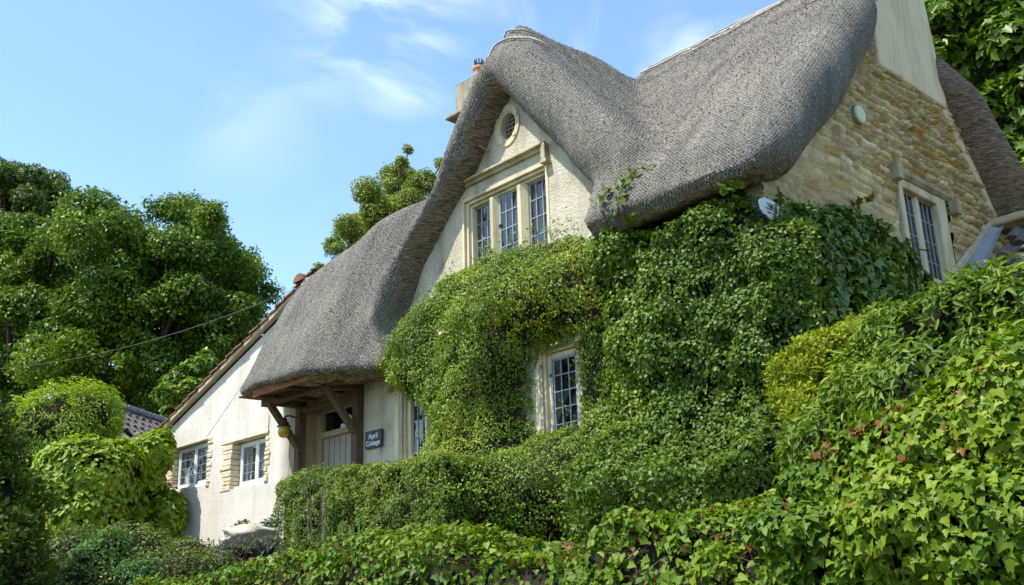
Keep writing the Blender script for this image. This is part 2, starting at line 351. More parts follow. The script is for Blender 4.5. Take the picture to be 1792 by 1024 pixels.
M['leaf_hedge'] = leafmat('hedge_leaf', [(0, (0.054, 0.089, 0.009)), (.4, (0.099, 0.166, 0.014)), (.75, (0.181, 0.235, 0.020)), (.95, (0.291, 0.317, 0.031)), (1, (0.363, 0.235, 0.062))])
M['leaf_bush'] = leafmat('glossy_bush_leaf', [(0, (0.052, 0.101, 0.010)), (.4, (0.104, 0.176, 0.015)), (.75, (0.192, 0.265, 0.023)), (1, (0.330, 0.365, 0.038))], rough=.5, spec=.25)
M['leaf_gold'] = leafmat('golden_conifer_spray', [(0, (0.115, 0.160, 0.010)), (.4, (0.207, 0.259, 0.016)), (.75, (0.298, 0.334, 0.022)), (1, (0.379, 0.382, 0.040))], rough=.7, spec=.2)
M['leaf_lime'] = leafmat('lime_leaf', [(0, (0.109, 0.182, 0.010)), (.4, (0.193, 0.284, 0.015)), (.75, (0.278, 0.362, 0.021)), (.94, (0.386, 0.422, 0.032)), (1, (0.435, 0.290, 0.056))], trans=.35)
M['leaf_acer'] = leafmat('yellow_green_shrub_leaf', [(0, (0.103, 0.188, 0.010)), (.4, (0.188, 0.292, 0.016)), (.75, (0.292, 0.378, 0.022)), (.93, (0.430, 0.430, 0.036)), (1, (0.463, 0.292, 0.048))], trans=.32)
M['leaf_conifer'] = leafmat('dark_conifer_spray', [(0, (0.028, 0.051, 0.010)), (.4, (0.070, 0.112, 0.013)), (.75, (0.142, 0.188, 0.018)), (.92, (0.212, 0.240, 0.028)), (.94, (0.159, 0.053, 0.024)), (1, (0.106, 0.036, 0.018))], rough=.7, spec=.2)
M['leaf_coto'] = leafmat('small_dark_leaf', [(0, (0.045, 0.073, 0.013)), (.45, (0.097, 0.141, 0.022)), (.8, (0.173, 0.217, 0.031)), (1, (0.284, 0.307, 0.054))], rough=.5)
M['leaf_fern'] = leafmat('blue_green_fern_leaf', [(0, (.04, .10, .03)), (.5, (.08, .17, .045)), (1, (.15, .26, .07))])
M['leaf_lavender'] = leafmat('grey_lavender_stalk', [(0, (.10, .11, .10)), (.5, (.19, .20, .19)), (.8, (.24, .22, .30)), (1, (.30, .27, .40))], rough=.8, spec=.1)
M['leaf_blue'] = leafmat('grey_green_leaf', [(0, (.035, .06, .035)), (.5, (.07, .11, .07)), (1, (.12, .17, .11))])
M['leaf_iris'] = leafmat('iris_blade', [(0, (.06, .12, .02)), (.5, (.12, .20, .035)), (1, (.24, .28, .07))])
M['leaf_oak'] = leafmat('broad_tree_leaf', [(0, (0.039, 0.085, 0.007)), (.4, (0.077, 0.146, 0.009)), (.75, (0.140, 0.214, 0.013)), (1, (0.238, 0.306, 0.020))], rough=.45, spec=.3)
M['leaf_darktree'] = leafmat('dark_tree_leaf', [(0, (0.033, 0.064, 0.010)), (.5, (0.070, 0.114, 0.015)), (1, (0.129, 0.176, 0.023))], rough=.45)
M['leaf_olive'] = leafmat('olive_tree_leaf', [(0, (0.079, 0.111, 0.020)), (.4, (0.147, 0.194, 0.029)), (.8, (0.236, 0.286, 0.041)), (1, (0.355, 0.350, 0.063))], rough=.5)
M['leaf_maple'] = leafmat('maple_leaf', [(0, (0.054, 0.117, 0.011)), (.4, (0.104, 0.185, 0.017)), (.75, (0.172, 0.259, 0.025)), (.95, (0.270, 0.341, 0.038)), (1, (0.468, 0.328, 0.050))], rough=.42, spec=.4)
# ================================================================== thatch: a signed-distance solid, meshed
YW, XG = 8.3, -5.15                    # front wall plane, stone gable plane
FLOOR = .7
def poly_sdf(P, Q):
    P = np.asarray(P); Q = np.asarray(Q, float); d = np.full(P.shape[:-1], 1e9); s = np.ones(P.shape[:-1])
    for i in range(len(Q)):
        a, b = Q[i], Q[i - 1]; e = b - a; w = P - a
        t = np.clip((w @ e) / (e @ e), 0, 1); r = w - t[..., None] * e; d = np.minimum(d, (r * r).sum(-1))
        c1 = P[..., 1] >= a[1]; c2 = P[..., 1] < b[1]; c3 = e[0] * w[..., 1] > e[1] * w[..., 0]
        flip = (c1 & c2 & c3) | (~c1 & ~c2 & ~c3); s = np.where(flip, -s, s)
    return s * np.sqrt(d)
def smin(a, b, k): h = np.clip(.5 + .5 * (b - a) / k, 0, 1); return b * (1 - h) + a * h - k * h * (1 - h)
def smax(a, b, k): return -smin(-a, -b, k)

H = .06
GX, GY, GZ = np.arange(-15.4, -4.3, H), np.arange(6.5, 16.2, H), np.arange(2.7, 9.2, H)
def thatch_field():
    X, Y, Z = GX[:, None, None], GY[None, :, None], GZ[None, None, :]
    # main range, ridge along X
    prof = [(7.84, 3.84), (7.64, 4.0), (7.74, 4.34), (8.5, 5.2), (9.7, 6.42), (10.9, 7.55), (12.2, 8.64), (12.9, 7.85), (13.65, 6.82), (14.6, 5.35), (15.6, 4.2), (15.4, 3.9),
            (14.36, 5.0), (13.3, 6.42), (12.2, 7.6), (11.07, 6.72), (9.89, 5.36), (8.56, 4.1)]
    yz = np.stack(np.meshgrid(GY, GZ, indexing='ij'), -1); m2 = poly_sdf(yz, prof)[None]
    xe = -4.72 + .2 * sstep(13.2, 14.2, Y) - .12 * sstep(8.6, 7.6, Y) - .34 * sstep(10.5, 11.5, Y) * sstep(13.0, 12.2, Y)
    Mn = smax(smax(m2, X - xe, .5), -9.6 - X, .1)
    Mn = Mn + .30 * sstep(-6.3, -5.1, X) * sstep(10.6, 12.0, Y) * sstep(6.6, 7.6, Z)
    # chimney breast stands clear of the straw
    Mn = np.maximum(Mn, -np.maximum(np.maximum(11.5 - Y, Y - 13.0), -5.75 - X))
    # cross gable, ridge along Y
    gp = [(-8.85, 7.78), (-9.16, 7.05), (-9.7, 6.25), (-10.5, 5.35), (-11.3, 4.6), (-11.5, 3.9), (-11.3, 3.7), (-11.12, 3.95), (-10.75, 4.66), (-9.61, 5.6), (-8.8, 6.55),
          (-7.9, 5.42), (-7.14, 4.55), (-7.0, 4.2), (-6.98, 4.0), (-6.75, 3.95), (-6.3, 4.3), (-6.3, 4.85), (-7.4, 6.05), (-8.3, 7.15)]
    xz = np.stack(np.meshgrid(GX, GZ, indexing='ij'), -1); g2 = poly_sdf(xz, gp)[:, None]
    yf = 7.82 - .08 * sstep(5.5, 4.3, Z) + .42 * sstep(6.7, 7.7, Z)
    G = smax(smax(g2, yf - Y, .5), Y - 11.6, .1)
    # porch hood and the steep left-hand slope
    ye = Y - 1.0 * np.maximum(0, X + 11.95) - .25 * np.maximum(0, -13.3 - X)
    n = math.hypot(1, 2.05)
    front = ((Z - 3.12) - 2.05 * (ye - 7.0)) / n
    up_ = .42 * sstep(-12.6, -10.7, X)
    front2 = ((Z - 6.25 - .5 * sstep(-12.6, -10.7, X)) - .62 * (Y - 8.5)) / math.hypot(1, .62)
    hip = (Z - (6.23 + .2645 * X + .3 * Y) - .12 - up_) / math.sqrt(1 + .07 + .09)
    left = (-14.62 - X) + .12 * (Z - 3.1)
    bot = 3.16 + .05 * np.maximum(0, -12.5 - X) - Z
    L = smax(smax(front, front2, .35), hip, .35)
    L = smax(smax(L, left, .55), bot, .14)
    L = smax(smax(L, X + 10.3, .2), Y - 12.0, .1)
    L = smax(L, 6.98 - ye, .1)
    f = smin(Mn, L, .3)
    void = np.maximum(poly_sdf(xz, [(-8.8, 6.55), (-9.61, 5.6), (-10.75, 4.66), (-11.12, 3.95), (-11.2, 2.0), (-6.95, 2.0), (-7.0, 4.2), (-7.14, 4.55), (-7.9, 5.42)])[:, None], Y - 10.2)
    f = smin(f, G, .20)
    f = smax(f, -void, .06)
    C = np.stack(np.meshgrid(GX, GY, GZ, indexing='ij'), -1)
    f = f + (noise(C[::2, ::2, ::2], 1.3, 3).repeat(2, 0).repeat(2, 1).repeat(2, 2)[:f.shape[0], :f.shape[1], :f.shape[2]] - .5) * .10
    return f
TF = thatch_field().astype(np.float32)
def tri(P):
    P = np.atleast_2d(P); u = [np.clip((P[:, k] - g[0]) / H, 0, len(g) - 1.001) for k, g in enumerate((GX, GY, GZ))]
    I = [a.astype(int) for a in u]; w = [a - i for a, i in zip(u, I)]; o = 0
    for a in (0, 1):
        for b in (0, 1):
            for c in (0, 1):
                o = o + (w[0] if a else 1 - w[0]) * (w[1] if b else 1 - w[1]) * (w[2] if c else 1 - w[2]) * TF[I[0] + a, I[1] + b, I[2] + c]
    return o
def tgrad(P):
    P = np.atleast_2d(P); e = H * .9
    g = np.stack([tri(P + d) - tri(P - d) for d in np.eye(3) * e], -1); return g / (np.linalg.norm(g, axis=1, keepdims=True) + 1e-9)
def snap(P, off=0.0, it=14):
    P = np.array(np.atleast_2d(P), float)
    for _ in range(it): P = P - (tri(P) - off)[:, None] * tgrad(P) * .8
    return P
def surface_nets(F):
    nx, ny, nz = F.shape; S = F < 0
    c = [S[i:nx - 1 + i, j:ny - 1 + j, k:nz - 1 + k] for i in (0, 1) for j in (0, 1) for k in (0, 1)]
    cnt = sum(a.astype(np.int8) for a in c); act = (cnt > 0) & (cnt < 8); idx = np.full(act.shape, -1, np.int64); ijk = np.argwhere(act); idx[act] = np.arange(len(ijk))
    acc = np.zeros((len(ijk), 3)); num = np.zeros(len(ijk)); cor = [(i, j, k) for i in (0, 1) for j in (0, 1) for k in (0, 1)]
    for a in cor:
        for ax in range(3):
            if a[ax]: continue
            b = list(a); b[ax] = 1
            fa = F[tuple((ijk + a).T)]; fb = F[tuple((ijk + b).T)]; x = (fa < 0) != (fb < 0); t = np.where(x, fa / np.where(x, fa - fb, 1), 0)
            p = np.array(a, float)[None] + t[:, None] * np.eye(3)[ax]; acc[x] += p[x]; num[x] += 1
    V = (ijk + acc / num[:, None]) * H + np.array([GX[0], GY[0], GZ[0]])
    Q = []
    for ax in range(3):
        o1, o2 = [(1, 2), (2, 0), (0, 1)][ax]
        sl = [slice(1, -1)] * 3; sl[ax] = slice(0, -1); sl2 = list(sl); sl2[ax] = slice(1, None)
        A, B = S[tuple(sl)], S[tuple(sl2)]; e = np.argwhere(A != B); st = A[tuple(e.T)]
        base = e.copy(); base[:, o1] += 1; base[:, o2] += 1
        d1 = np.eye(3, dtype=int)[o1]; d2 = np.eye(3, dtype=int)[o2]
        q = np.stack([idx[tuple((base - d1 - d2).T)], idx[tuple((base - d2).T)], idx[tuple(base.T)], idx[tuple((base - d1).T)]], 1)
        q[~st] = q[~st][:, ::-1]; Q.append(q)
    Q = np.concatenate(Q); return V, Q[(Q >= 0).all(1)]
TV, TQ = surface_nets(TF)
# ================================================================== the cottage
cottage = thing('cottage', 'thatched stone cottage with steep front gable and tall mullioned window above the creeper', 'cottage', (-9.0, 10.0, FLOOR))

# ---- thatched roof mesh (straw, netting and cut edges are its own material)
tn = tgrad(TV)
TVs = snap(TV, 0, 3)
fn = tn[TQ].mean(1); fc = TVs[TQ].mean(1)
dth = (noise(fc, 9, 41) - .5) * .5 + (noise(fc, 2.5, 42) - .5) * .3
gab = (fc[:, 0] < -6.7) & (fc[:, 0] > -11.7) & (fc[:, 1] < 8.7) & (fc[:, 2] > 3.75)
under = np.where(gab & (fc[:, 0] < -8.6), fn[:, 2] + dth * .7 < -.52, fn[:, 2] + dth * .4 < -.78) | ((fc[:, 0] > -5.35) & (fc[:, 1] > 12.7) & ((fn[:, 0] > .42) | (fn[:, 2] < .05)) & (fn[:, 2] + dth < .45))
roof = np_mesh('thatched_roof', TVs, TQ, [M['thatch'], M['under'], M['straw']], cottage, True, under.astype(int))
gside = (np.abs(fn[:, 0]) > np.abs(fn[:, 1]) * 1.15)
uvl = roof.data.uv_layers.new(name='UVMap')
cz = TVs[TQ]; U = np.where(gside[:, None], cz[..., 1], cz[..., 0]); Vv = cz[..., 2] * 1.3 + .25 * np.where(gside[:, None], 0, cz[..., 1])
uvl.data.foreach_set('uv', np.stack([U, Vv], -1).astype(np.float32).ravel())

# short straw ends standing out of the surface
area = np.linalg.norm(np.cross(cz[:, 2] - cz[:, 0], cz[:, 3] - cz[:, 1]), axis=1) * .5
vis = area * np.where(under, .0, 1.0) * (fn[:, 1] < .35)
NS = 60000
fi = rng.choice(len(TQ), NS, p=vis / vis.sum()); a, b = rng.random((2, NS, 1))
p4 = cz[fi]; P = (p4[:, 0] * (1 - a) + p4[:, 1] * a) * (1 - b) + (p4[:, 3] * (1 - a) + p4[:, 2] * a) * b
Nn = fn[fi]; down = np.array([0, 0, -1.]) - Nn * (-Nn[:, 2:3]); down /= np.linalg.norm(down, axis=1, keepdims=True) + 1e-6
dirn = down * .8 + Nn * rng.uniform(.12, .55, (NS, 1)) + rng.normal(0, .28, (NS, 3)); dirn /= np.linalg.norm(dirn, axis=1, keepdims=True)
ln = rng.uniform(.015, .04, (NS, 1)); wd = np.cross(dirn, Nn); wd /= np.linalg.norm(wd, axis=1, keepdims=True) + 1e-6; wd *= rng.uniform(.003, .007, (NS, 1))
SV = np.stack([P - wd, P + wd, P + dirn * ln + Nn * .008], 1).reshape(-1, 3)
straw = np_mesh('straw_end', SV, np.arange(NS * 3).reshape(-1, 3), [M['straw']], roof, False, None, {'rnd': np.repeat(rng.random(NS), 3)})
tag(straw, kind='stuff')

# ---- ridge bands held down by hazel spars
def along(pts, r=.016, off=.035, n=5, step=.16, nm='hazel_spar'):
    P = []
    for p, q in zip(pts[:-1], pts[1:]):
        p, q = np.array(p, float), np.array(q, float); m = max(2, int(np.linalg.norm(q - p) / step)); P += [p + (q - p) * t for t in np.linspace(0, 1, m, endpoint=False)]
    P.append(np.array(pts[-1], float))
    P = snap(np.array(P), off); P += rng.normal(0, .006, P.shape)
    MB().tube(P, r, n).build(nm, [M['wire' if nm == 'netting_lap' else 'hazel']], roof, True)
def main_at(x, d): return (x, 12.2 - d * .72, 8.64 - d * .70)
along([main_at(-9.5, .25), main_at(-5.9, .30)]); along([main_at(-8.4, .62), main_at(-5.9, .70)], .011)
along([main_at(-9.6, .02), main_at(-5.9, .02)], .012)
xs = np.arange(-8.5, -5.95, .42)
for i, x in enumerate(xs[:-1]):
    a_, b_ = (.28, .70) if i % 2 == 0 else (.70, .28)
    along([main_at(x, a_), main_at(x + .42, b_)], .008); along([main_at(x, b_), main_at(x + .42, a_)], .008)
along([main_at(-5.9, .30), (-5.2, 11.5, 7.9), (-4.9, 11.2, 7.35)]); along([main_at(-5.9, .78), (-5.2, 11.15, 7.5), (-4.85, 10.9, 7.1)])
along([main_at(-5.9, .30), (-5.3, 11.15, 7.5)], .01); along([main_at(-5.9, .78), (-5.3, 11.5, 7.9)], .01)
def gab_at(y, d, s=1): return (-8.85 + s * d * .6, y, 7.75 - d * .62)
along([(-9.5, 8.3, 6.9), (-9.2, 8.1, 7.2), (-8.85, 7.95, 7.3), (-8.4, 8.1, 7.2), (-8.05, 8.35, 6.95)]); along([(-9.25, 8.5, 7.4), (-8.85, 8.15, 7.6), (-8.5, 8.5, 7.45)])
# laps of the wire netting
for pts in ([(-6.4, 11.6, 8.2), (-6.75, 10, 6.7), (-7.0, 8.3, 5.0)], [(-9.9, 8.3, 6.2), (-10.4, 8.1, 5.5), (-11.1, 8.0, 4.7), (-11.35, 7.7, 4.2)]):
    along(pts, .003, .004, 4, .12, 'netting_lap')

# ---- front wall of the gable, with openings for its windows
UX = (1, 0, 0); VZ = (0, 0, 1); NF = (0, -1, 0)
LU = [(onY(819, 362, YW)[0], onY(849, 350, YW)[0]), (onY(863, 344, YW)[0], onY(896, 330, YW)[0]), (onY(912, 320, YW)[0], onY(947, 304, YW)[0])]
UZ0, UZ1 = 4.02, 5.24
LWX0, LWX1, LWZ0, LWZ1 = -8.345, -7.93, 1.82, 2.83
PWX0, PWX1, PWZ0, PWZ1 = -11.15, -10.35, 1.82, 2.92
OC = onY(888, 220, YW); OA, OB = .145, .19
def rect(x0, x1, z0, z1): return [(x0, z0), (x1, z0), (x1, z1), (x0, z1)]
def ellipse(cx, cz, a, b, n=28): return [(cx + a * math.cos(2 * math.pi * k / n), cz + b * math.sin(2 * math.pi * k / n)) for k in range(n)]
WT = .34
front = MB().plate([(-12.2, .2), (XG + .0, .2), (XG + .0, 4.15), (-6.9, 4.25), (-7.02, 4.6), (-7.9, 5.75), (-8.82, 6.85), (-9.6, 5.95), (-10.75, 5.0), (-11.2, 4.2), (-12.2, 3.35)],
    [rect(LU[0][0] - .10, LU[2][1] + .08, UZ0 - .1, UZ1 + .10), rect(LWX0 - .09, LWX1 + .09, LWZ0 - .1, LWZ1 + .10), rect(PWX0 - .1, PWX1 + .1, PWZ0 - .1, PWZ1 + .1), ellipse(OC[0], OC[2], OA + .06, OB + .06)],
    (0, YW, 0), UX, VZ, NF, WT)
front.build('front_wall', [M['roughcast']], cottage)
# mass behind the front wall so that the rooms are dark
MB().box((-13.8, 10.4, .2), (XG - .3, 10.599, 5.5)).box((XG - .5, YW + .35, .2), (XG - .32, 10.4, 3.9)).box((-13.8, 14.7, .2), (XG - .3, 14.9, 5.2)).box((-13.8, 10.6, .2), (-13.6, 14.7, 6.0)).box((-13.6, 10.6, .3), (XG - .3, 14.7, .5)).box((-13.6, 11.0, 2.9), (XG - .3, 14.7, 3.0)).box((-11.3, YW + .35, 3.02), (XG - .55, 10.4, 3.12)).build('inner_wall', [M['mortar']], cottage)

def leaded(parent, x0, x1, z0, z1, y, nx, nz, w=.012, handle=None, gl='glass'):
    """one light: old glass with lead cames in front of it"""
    g = MB(); cx, cz = (x1 - x0) / nx, (z1 - z0) / nz
    for i in range(nx):
        for j in range(nz):
            a = np.array([x0 + i * cx, y, z0 + j * cz]); t = rng.normal(0, .008, 4)
            g.add([a + (0, t[0], 0), a + (cx, t[1], 0), a + (cx, t[2], cz), a + (0, t[3], cz)], [(0, 1, 2, 3)])
    g.build('pane', [M[gl]], parent, fix=False)
    l = MB()
    for i in range(nx + 1): l.box((x0 + i * cx - w / 2, y - .012, z0), (x0 + i * cx + w / 2, y + .006, z1))
    for j in range(1, nz): l.box((x0, y - .010, z0 + j * cz - w / 2), (x1, y + .004, z0 + j * cz + w / 2))
    for (a, b, c, d) in ((x0 - .01, x0 + .016, z0, z1), (x1 - .016, x1 + .01, z0, z1), (x0, x1, z0 - .01, z0 + .016), (x0, x1, z1 - .016, z1 + .01)): l.box((a, y - .014, c), (b, y + .012, d))
    l.build('lead_came', [M['lead']], parent)
    if handle: MB().bar((handle[0], y - .03, handle[1]), (handle[0], y - .03, handle[1] - .07), .016, .016).box((handle[0] - .02, y - .03, handle[1] - .02), (handle[0] + .02, y, handle[1] + .015)).build('catch', [M['black_metal']], parent)
def curtain(parent, x0, x1, z0, z1, y, depth=.03, folds=26):
    n = 90; xs = np.linspace(x0, x1, n); yy = y + depth * np.sin(np.linspace(0, folds * 2 * math.pi / 2, n)) + rng.normal(0, .004, n)
    V = np.concatenate([np.c_[xs, yy, np.full(n, z0)], np.c_[xs, yy, np.full(n, z1)]]); F = [(i, i + 1, n + i + 1, n + i) for i in range(n - 1)]
    np_mesh('curtain', V, F, [M['curtain']], parent, True)

# ---- upper three-light window
def moulded(x0, x1, z0, z1, y, mb, w=.11, sill=True):
    """stepped stone surround round an opening"""
    for k, (g, dy, t) in enumerate(((w, -.012, .05), (w * .62, .03, .05), (w * .28, .075, .13))):
        i = [0, w * .38, w * .72][k]
        o = w - i
        mb.box((x0 - o, y + dy, z0 - .09), (x0 - (o - (w - o) * 0 - [w * .38, w * .34, w * .28][k]), y + .24, z1 + o))
        mb.box((x1 + (o - [w * .38, w * .34, w * .28][k]), y + dy, z0 - .09), (x1 + o, y + .24, z1 + o))
        mb.box((x0 - o + [w * .38, w * .34, w * .28][k], y + dy + .0015, z1 + (o - [w * .38, w * .34, w * .28][k])), (x1 + o - [w * .38, w * .34, w * .28][k], y + .24, z1 + o - .001))
    if sill: mb.box((x0 - w - .02, y - .05, z0 - .17), (x1 + w + .02, y + .24, z0 - .09)); mb.box((x0 - w + .002, y + .05, z0 - .088), (x1 + w - .002, y + .238, z0))
uw = MB(); moulded(LU[0][0], LU[2][1], UZ0, UZ1, YW, uw, .125)
uwin = uw.build('window', [M['limestone']], cottage, bevel=.008); tag(uwin, 'three-light mullioned window under a long hood mould')
def mullion(parent, x0, x1, z0, z1, y):
    c, h = (x0 + x1) / 2, (x1 - x0) / 2
    MB().add([(x0, y + .2, z0), (x0, y + .115, z0), (c - h * .35, y + .03, z0), (c + h * .35, y + .03, z0), (x1, y + .115, z0), (x1, y + .2, z0),
              (x0, y + .2, z1), (x0, y + .115, z1), (c - h * .35, y + .03, z1), (c + h * .35, y + .03, z1), (x1, y + .115, z1), (x1, y + .2, z1)],
             [(i, i + 1, i + 7, i + 6) for i in range(5)] + [(5, 0, 6, 11), (5, 4, 3, 2, 1, 0), (6, 7, 8, 9, 10, 11)]).build('mullion', [M['limestone']], parent, bevel=.005)
mullion(uwin, LU[0][1], LU[1][0], UZ0, UZ1, YW); mullion(uwin, LU[1][1], LU[2][0], UZ0, UZ1, YW)
for i, (a_, b_) in enumerate(LU):
    leaded(uwin, a_ + .006, b_ - .006, UZ0, UZ1 - .005, YW + .15 - (.03 if i == 1 else 0), 3, 5, handle=(a_ + .01, 4.82) if i == 1 else None)
curtain(uwin, LU[0][0] - .05, LU[2][1] + .05, UZ0 - .1, UZ1 + .1, YW + .42, .025, 30)
def hood(parent, x0, x1, z, y, drop=.2):
    """drip mould with a sloping top, returned down at both ends"""
    def sec(xa, xb):
        p = [(0, -.02), (-.05, -.02), (-.06, .012), (-.115, .03), (-.115, .06), (0, .115)]
        V = [(xx, y + .01 + dy, z + dz) for xx in (xa, xb) for dy, dz in p]; n = len(p)
        return V, [(i, (i + 1) % n, n + (i + 1) % n, n + i) for i in range(n)] + [tuple(range(n))[::-1], tuple(range(n, 2 * n))]
    mb = MB(); mb.add(*sec(x0, x1))
    for xa in (x0 - .055, x1 - .02):
        mb.box((xa, y - .085, z - drop), (xa + .075, y + .01, z + .05)); mb.box((xa - .025 if xa < x1 - .05 else xa + .002, y - .105, z - drop - .035), (xa + .073 if xa < x1 - .05 else xa + .11, y + .01, z - drop + .012))
    return mb.build('hood_mould', [M['weather_stone']], parent, bevel=.006)
hood(uwin, onY(788, 333, YW)[0], -8.2, 5.535, YW)

# ---- oval window in the gable
def ring(mb, cx, cz, a0, b0, a1, b1, y0, y1, n=36):
    V = []
    for k in range(n):
        c, s = math.cos(2 * math.pi * k / n), math.sin(2 * math.pi * k / n)
        V += [(cx + a0 * c, y1, cz + b0 * s), (cx + a0 * c, y0 + .03, cz + b0 * s), (cx + (a0 + .03) * c, y0, cz + (b0 + .03) * s), (cx + a1 * c, y0, cz + b1 * s), (cx + a1 * c, y1, cz + b1 * s)]
    F = [(5 * k + j, 5 * ((k + 1) % n) + j, 5 * ((k + 1) % n) + j + 1, 5 * k + j + 1) for k in range(n) for j in range(4)]
    return mb.add(V, F)
ov = ring(MB(), OC[0], OC[2], OA, OB, OA + .10, OB + .11, YW - .018, YW + .2).build('oval_window', [M['limestone']], cottage)
el = ellipse(OC[0], OC[2], OA + .02, OB + .02, 32)
MB().add([(p[0], YW + .10, p[1]) for p in el], [tuple(range(32))]).build('pane', [M['glass']], ov, fix=False)
lc = MB()
for k in range(-2, 3):
    t = k * .33; hx = OA * math.sqrt(max(0, 1 - t * t)); lc.box((OC[0] - hx, YW + .085, OC[2] + t * OB - .005), (OC[0] + hx, YW + .097, OC[2] + t * OB + .005))
for k in (-1, 0, 1):
    t = k * .45; hz = OB * math.sqrt(1 - t * t); lc.box((OC[0] + t * OA - .005, YW + .087, OC[2] - hz), (OC[0] + t * OA + .005, YW + .095, OC[2] + hz))
lc.build('lead_came', [M['lead']], ov)
for k, t in enumerate((0.35, 2.6, 4.2, 5.5)):
    c, s = math.cos(t), math.sin(t); MB().box((OC[0] + (OA + .06) * c - .03, YW - .03, OC[2] + (OB + .07) * s - .025), (OC[0] + (OA + .06) * c + .03, YW, OC[2] + (OB + .07) * s + .025)).build('keystone', [M['limestone']], ov, bevel=.008)
pg = onY(857, 267, YW); MB().tube([pg + (0, .05, 0), pg + (-.02, -.16, .06)], .014, 7).build('peg', [M['weather_stone']], cottage)

# ---- lower window in the creeper
lw = MB(); moulded(LWX0, LWX1, LWZ0, LWZ1, YW, lw, .20); lwin = lw.build('window', [M['limestone']], cottage, bevel=.008); tag(lwin, 'single leaded light in a deep stone surround')
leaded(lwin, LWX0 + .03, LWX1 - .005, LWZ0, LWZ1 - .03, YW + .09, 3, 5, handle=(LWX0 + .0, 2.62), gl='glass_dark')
MB().box((LWX0 - .003, YW + .06, LWZ0 - .02), (LWX0 + .028, YW + .12, LWZ1)).box((LWX0 + .03, YW + .062, LWZ1 - .032), (LWX1, YW + .118, LWZ1 - .004)).build('casement', [M['lead']], lwin)
hood(lwin, -8.62, -7.75, 3.04, YW, .12)
# ---- window beside the name sign
pw = MB(); moulded(PWX0, PWX1, PWZ0, PWZ1, YW, pw, .27); pwin = pw.build('window', [M['limestone']], cottage, bevel=.008); tag(pwin, 'stone framed leaded window half hidden by the creeper')
mullion(pwin, -10.80, -10.70, PWZ0, PWZ1, YW)
leaded(pwin, PWX0 + .005, -10.805, PWZ0, PWZ1, YW + .12, 3, 5); leaded(pwin, -10.695, PWX1 - .005, PWZ0, PWZ1, YW + .12, 3, 5)
curtain(pwin, PWX0, PWX0 + .2, PWZ0, PWZ1, YW + .40, .02, 8)
hood(pwin, -11.48, -10.1, 3.20, YW, .22)

# ---- porch: recess, door, posts, braces, soffit
XL, XR = -13.85, -12.25
MB().box((XL - .45, 8.30, .2), (XL + .03, 9.0, 3.5)).box((XR - .03, 8.35, .2), (XR + .045, 9.0, 3.5)).box((XL - .1, 8.66, .2), (XR + .05, 8.76, 3.5)).build('porch_recess', [M['door_frame']], cottage)
dfm = MB().box((XL + .031, 8.5, FLOOR), (XL + .18, 8.655, 3.1)).box((XR - .18, 8.5, FLOOR), (XR - .031, 8.655, 3.1)).box((XL + .18, 8.505, 3.0), (XR - .18, 8.655, 3.1)).box((XL + .18, 8.49, 2.60), (XR - .18, 8.655, 2.69))
dframe = dfm.build('door_frame', [M['door_frame']], cottage, bevel=.008)
MB().box((XL + .181, 8.57, 2.691), (XR - .181, 8.578, 2.999)).build('fanlight', [M['glass']], dframe)
dr = MB(); n_ = 8; w_ = (XR - XL - .36) / n_
for i in range(n_): dr.box((XL + .18 + i * w_ + .008, 8.555 + rng.uniform(0, .004), FLOOR + .02), (XL + .18 + (i + 1) * w_ - .008, 8.60, 2.595))
dr.box((XL + .181, 8.585, FLOOR + .02), (XR - .181, 8.64, 2.594))
door = dr.build('door', [M['door_paint']], cottage, bevel=.004)
MB().box((XR - .62, 8.53, 1.98), (XR - .40, 8.555, 2.06)).bar((XR - .62, 8.52, 2.02), (XR - .40, 8.52, 2.02), .015, .015).build('letter_plate', [M['black_metal']], door, bevel=.004)
for x in (XL, XR):
    MB().box((x - .065, 8.17, FLOOR - .1), (x + .065, 8.295, 3.14)).build('porch_post', [M['oak']], cottage, bevel=.012)
    MB().bar((x, 8.20, 2.46), (x, 7.66, 3.12), .085, .12, (1, 0, 0)).build('porch_brace', [M['oak']], cottage, bevel=.012)
MB().box((-14.1, 7.66, 3.09), (-11.95, 7.79, 3.20)).build('porch_beam', [M['oak']], cottage, bevel=.012)
MB().box((XL - .05, 7.79, 3.08), (XL + .05, 8.3, 3.18)).box((XR - .05, 7.79, 3.08), (XR + .05, 8.3, 3.18)).box((XL, 8.19, 3.0), (XR, 8.28, 3.085)).build('porch_tie', [M['oak']], cottage, bevel=.01)
sf = MB(); y = 7.30
while y < 8.6:
    w_ = rng.uniform(.09, .14); sf.box((-14.15, y, 3.195 + rng.uniform(0, .01)), (-11.75, y + w_ - .01, 3.225)); y += w_
sf.build('porch_soffit', [M['soffit']], cottage, bevel=.003)
MB().bar((-13.55, 7.24, 3.16), (-11.95, 7.20, 3.13), .035, .13).build('fascia_board', [M['red_board']], cottage, bevel=.006)
for xa, xb2 in ((-13.6, -13.4), (-12.8, -12.7)): MB().bar((xa, 7.30, 3.14), (xb2, 8.25, 3.16), .05, .05).build('soffit_batten', [M['oak']], cottage)

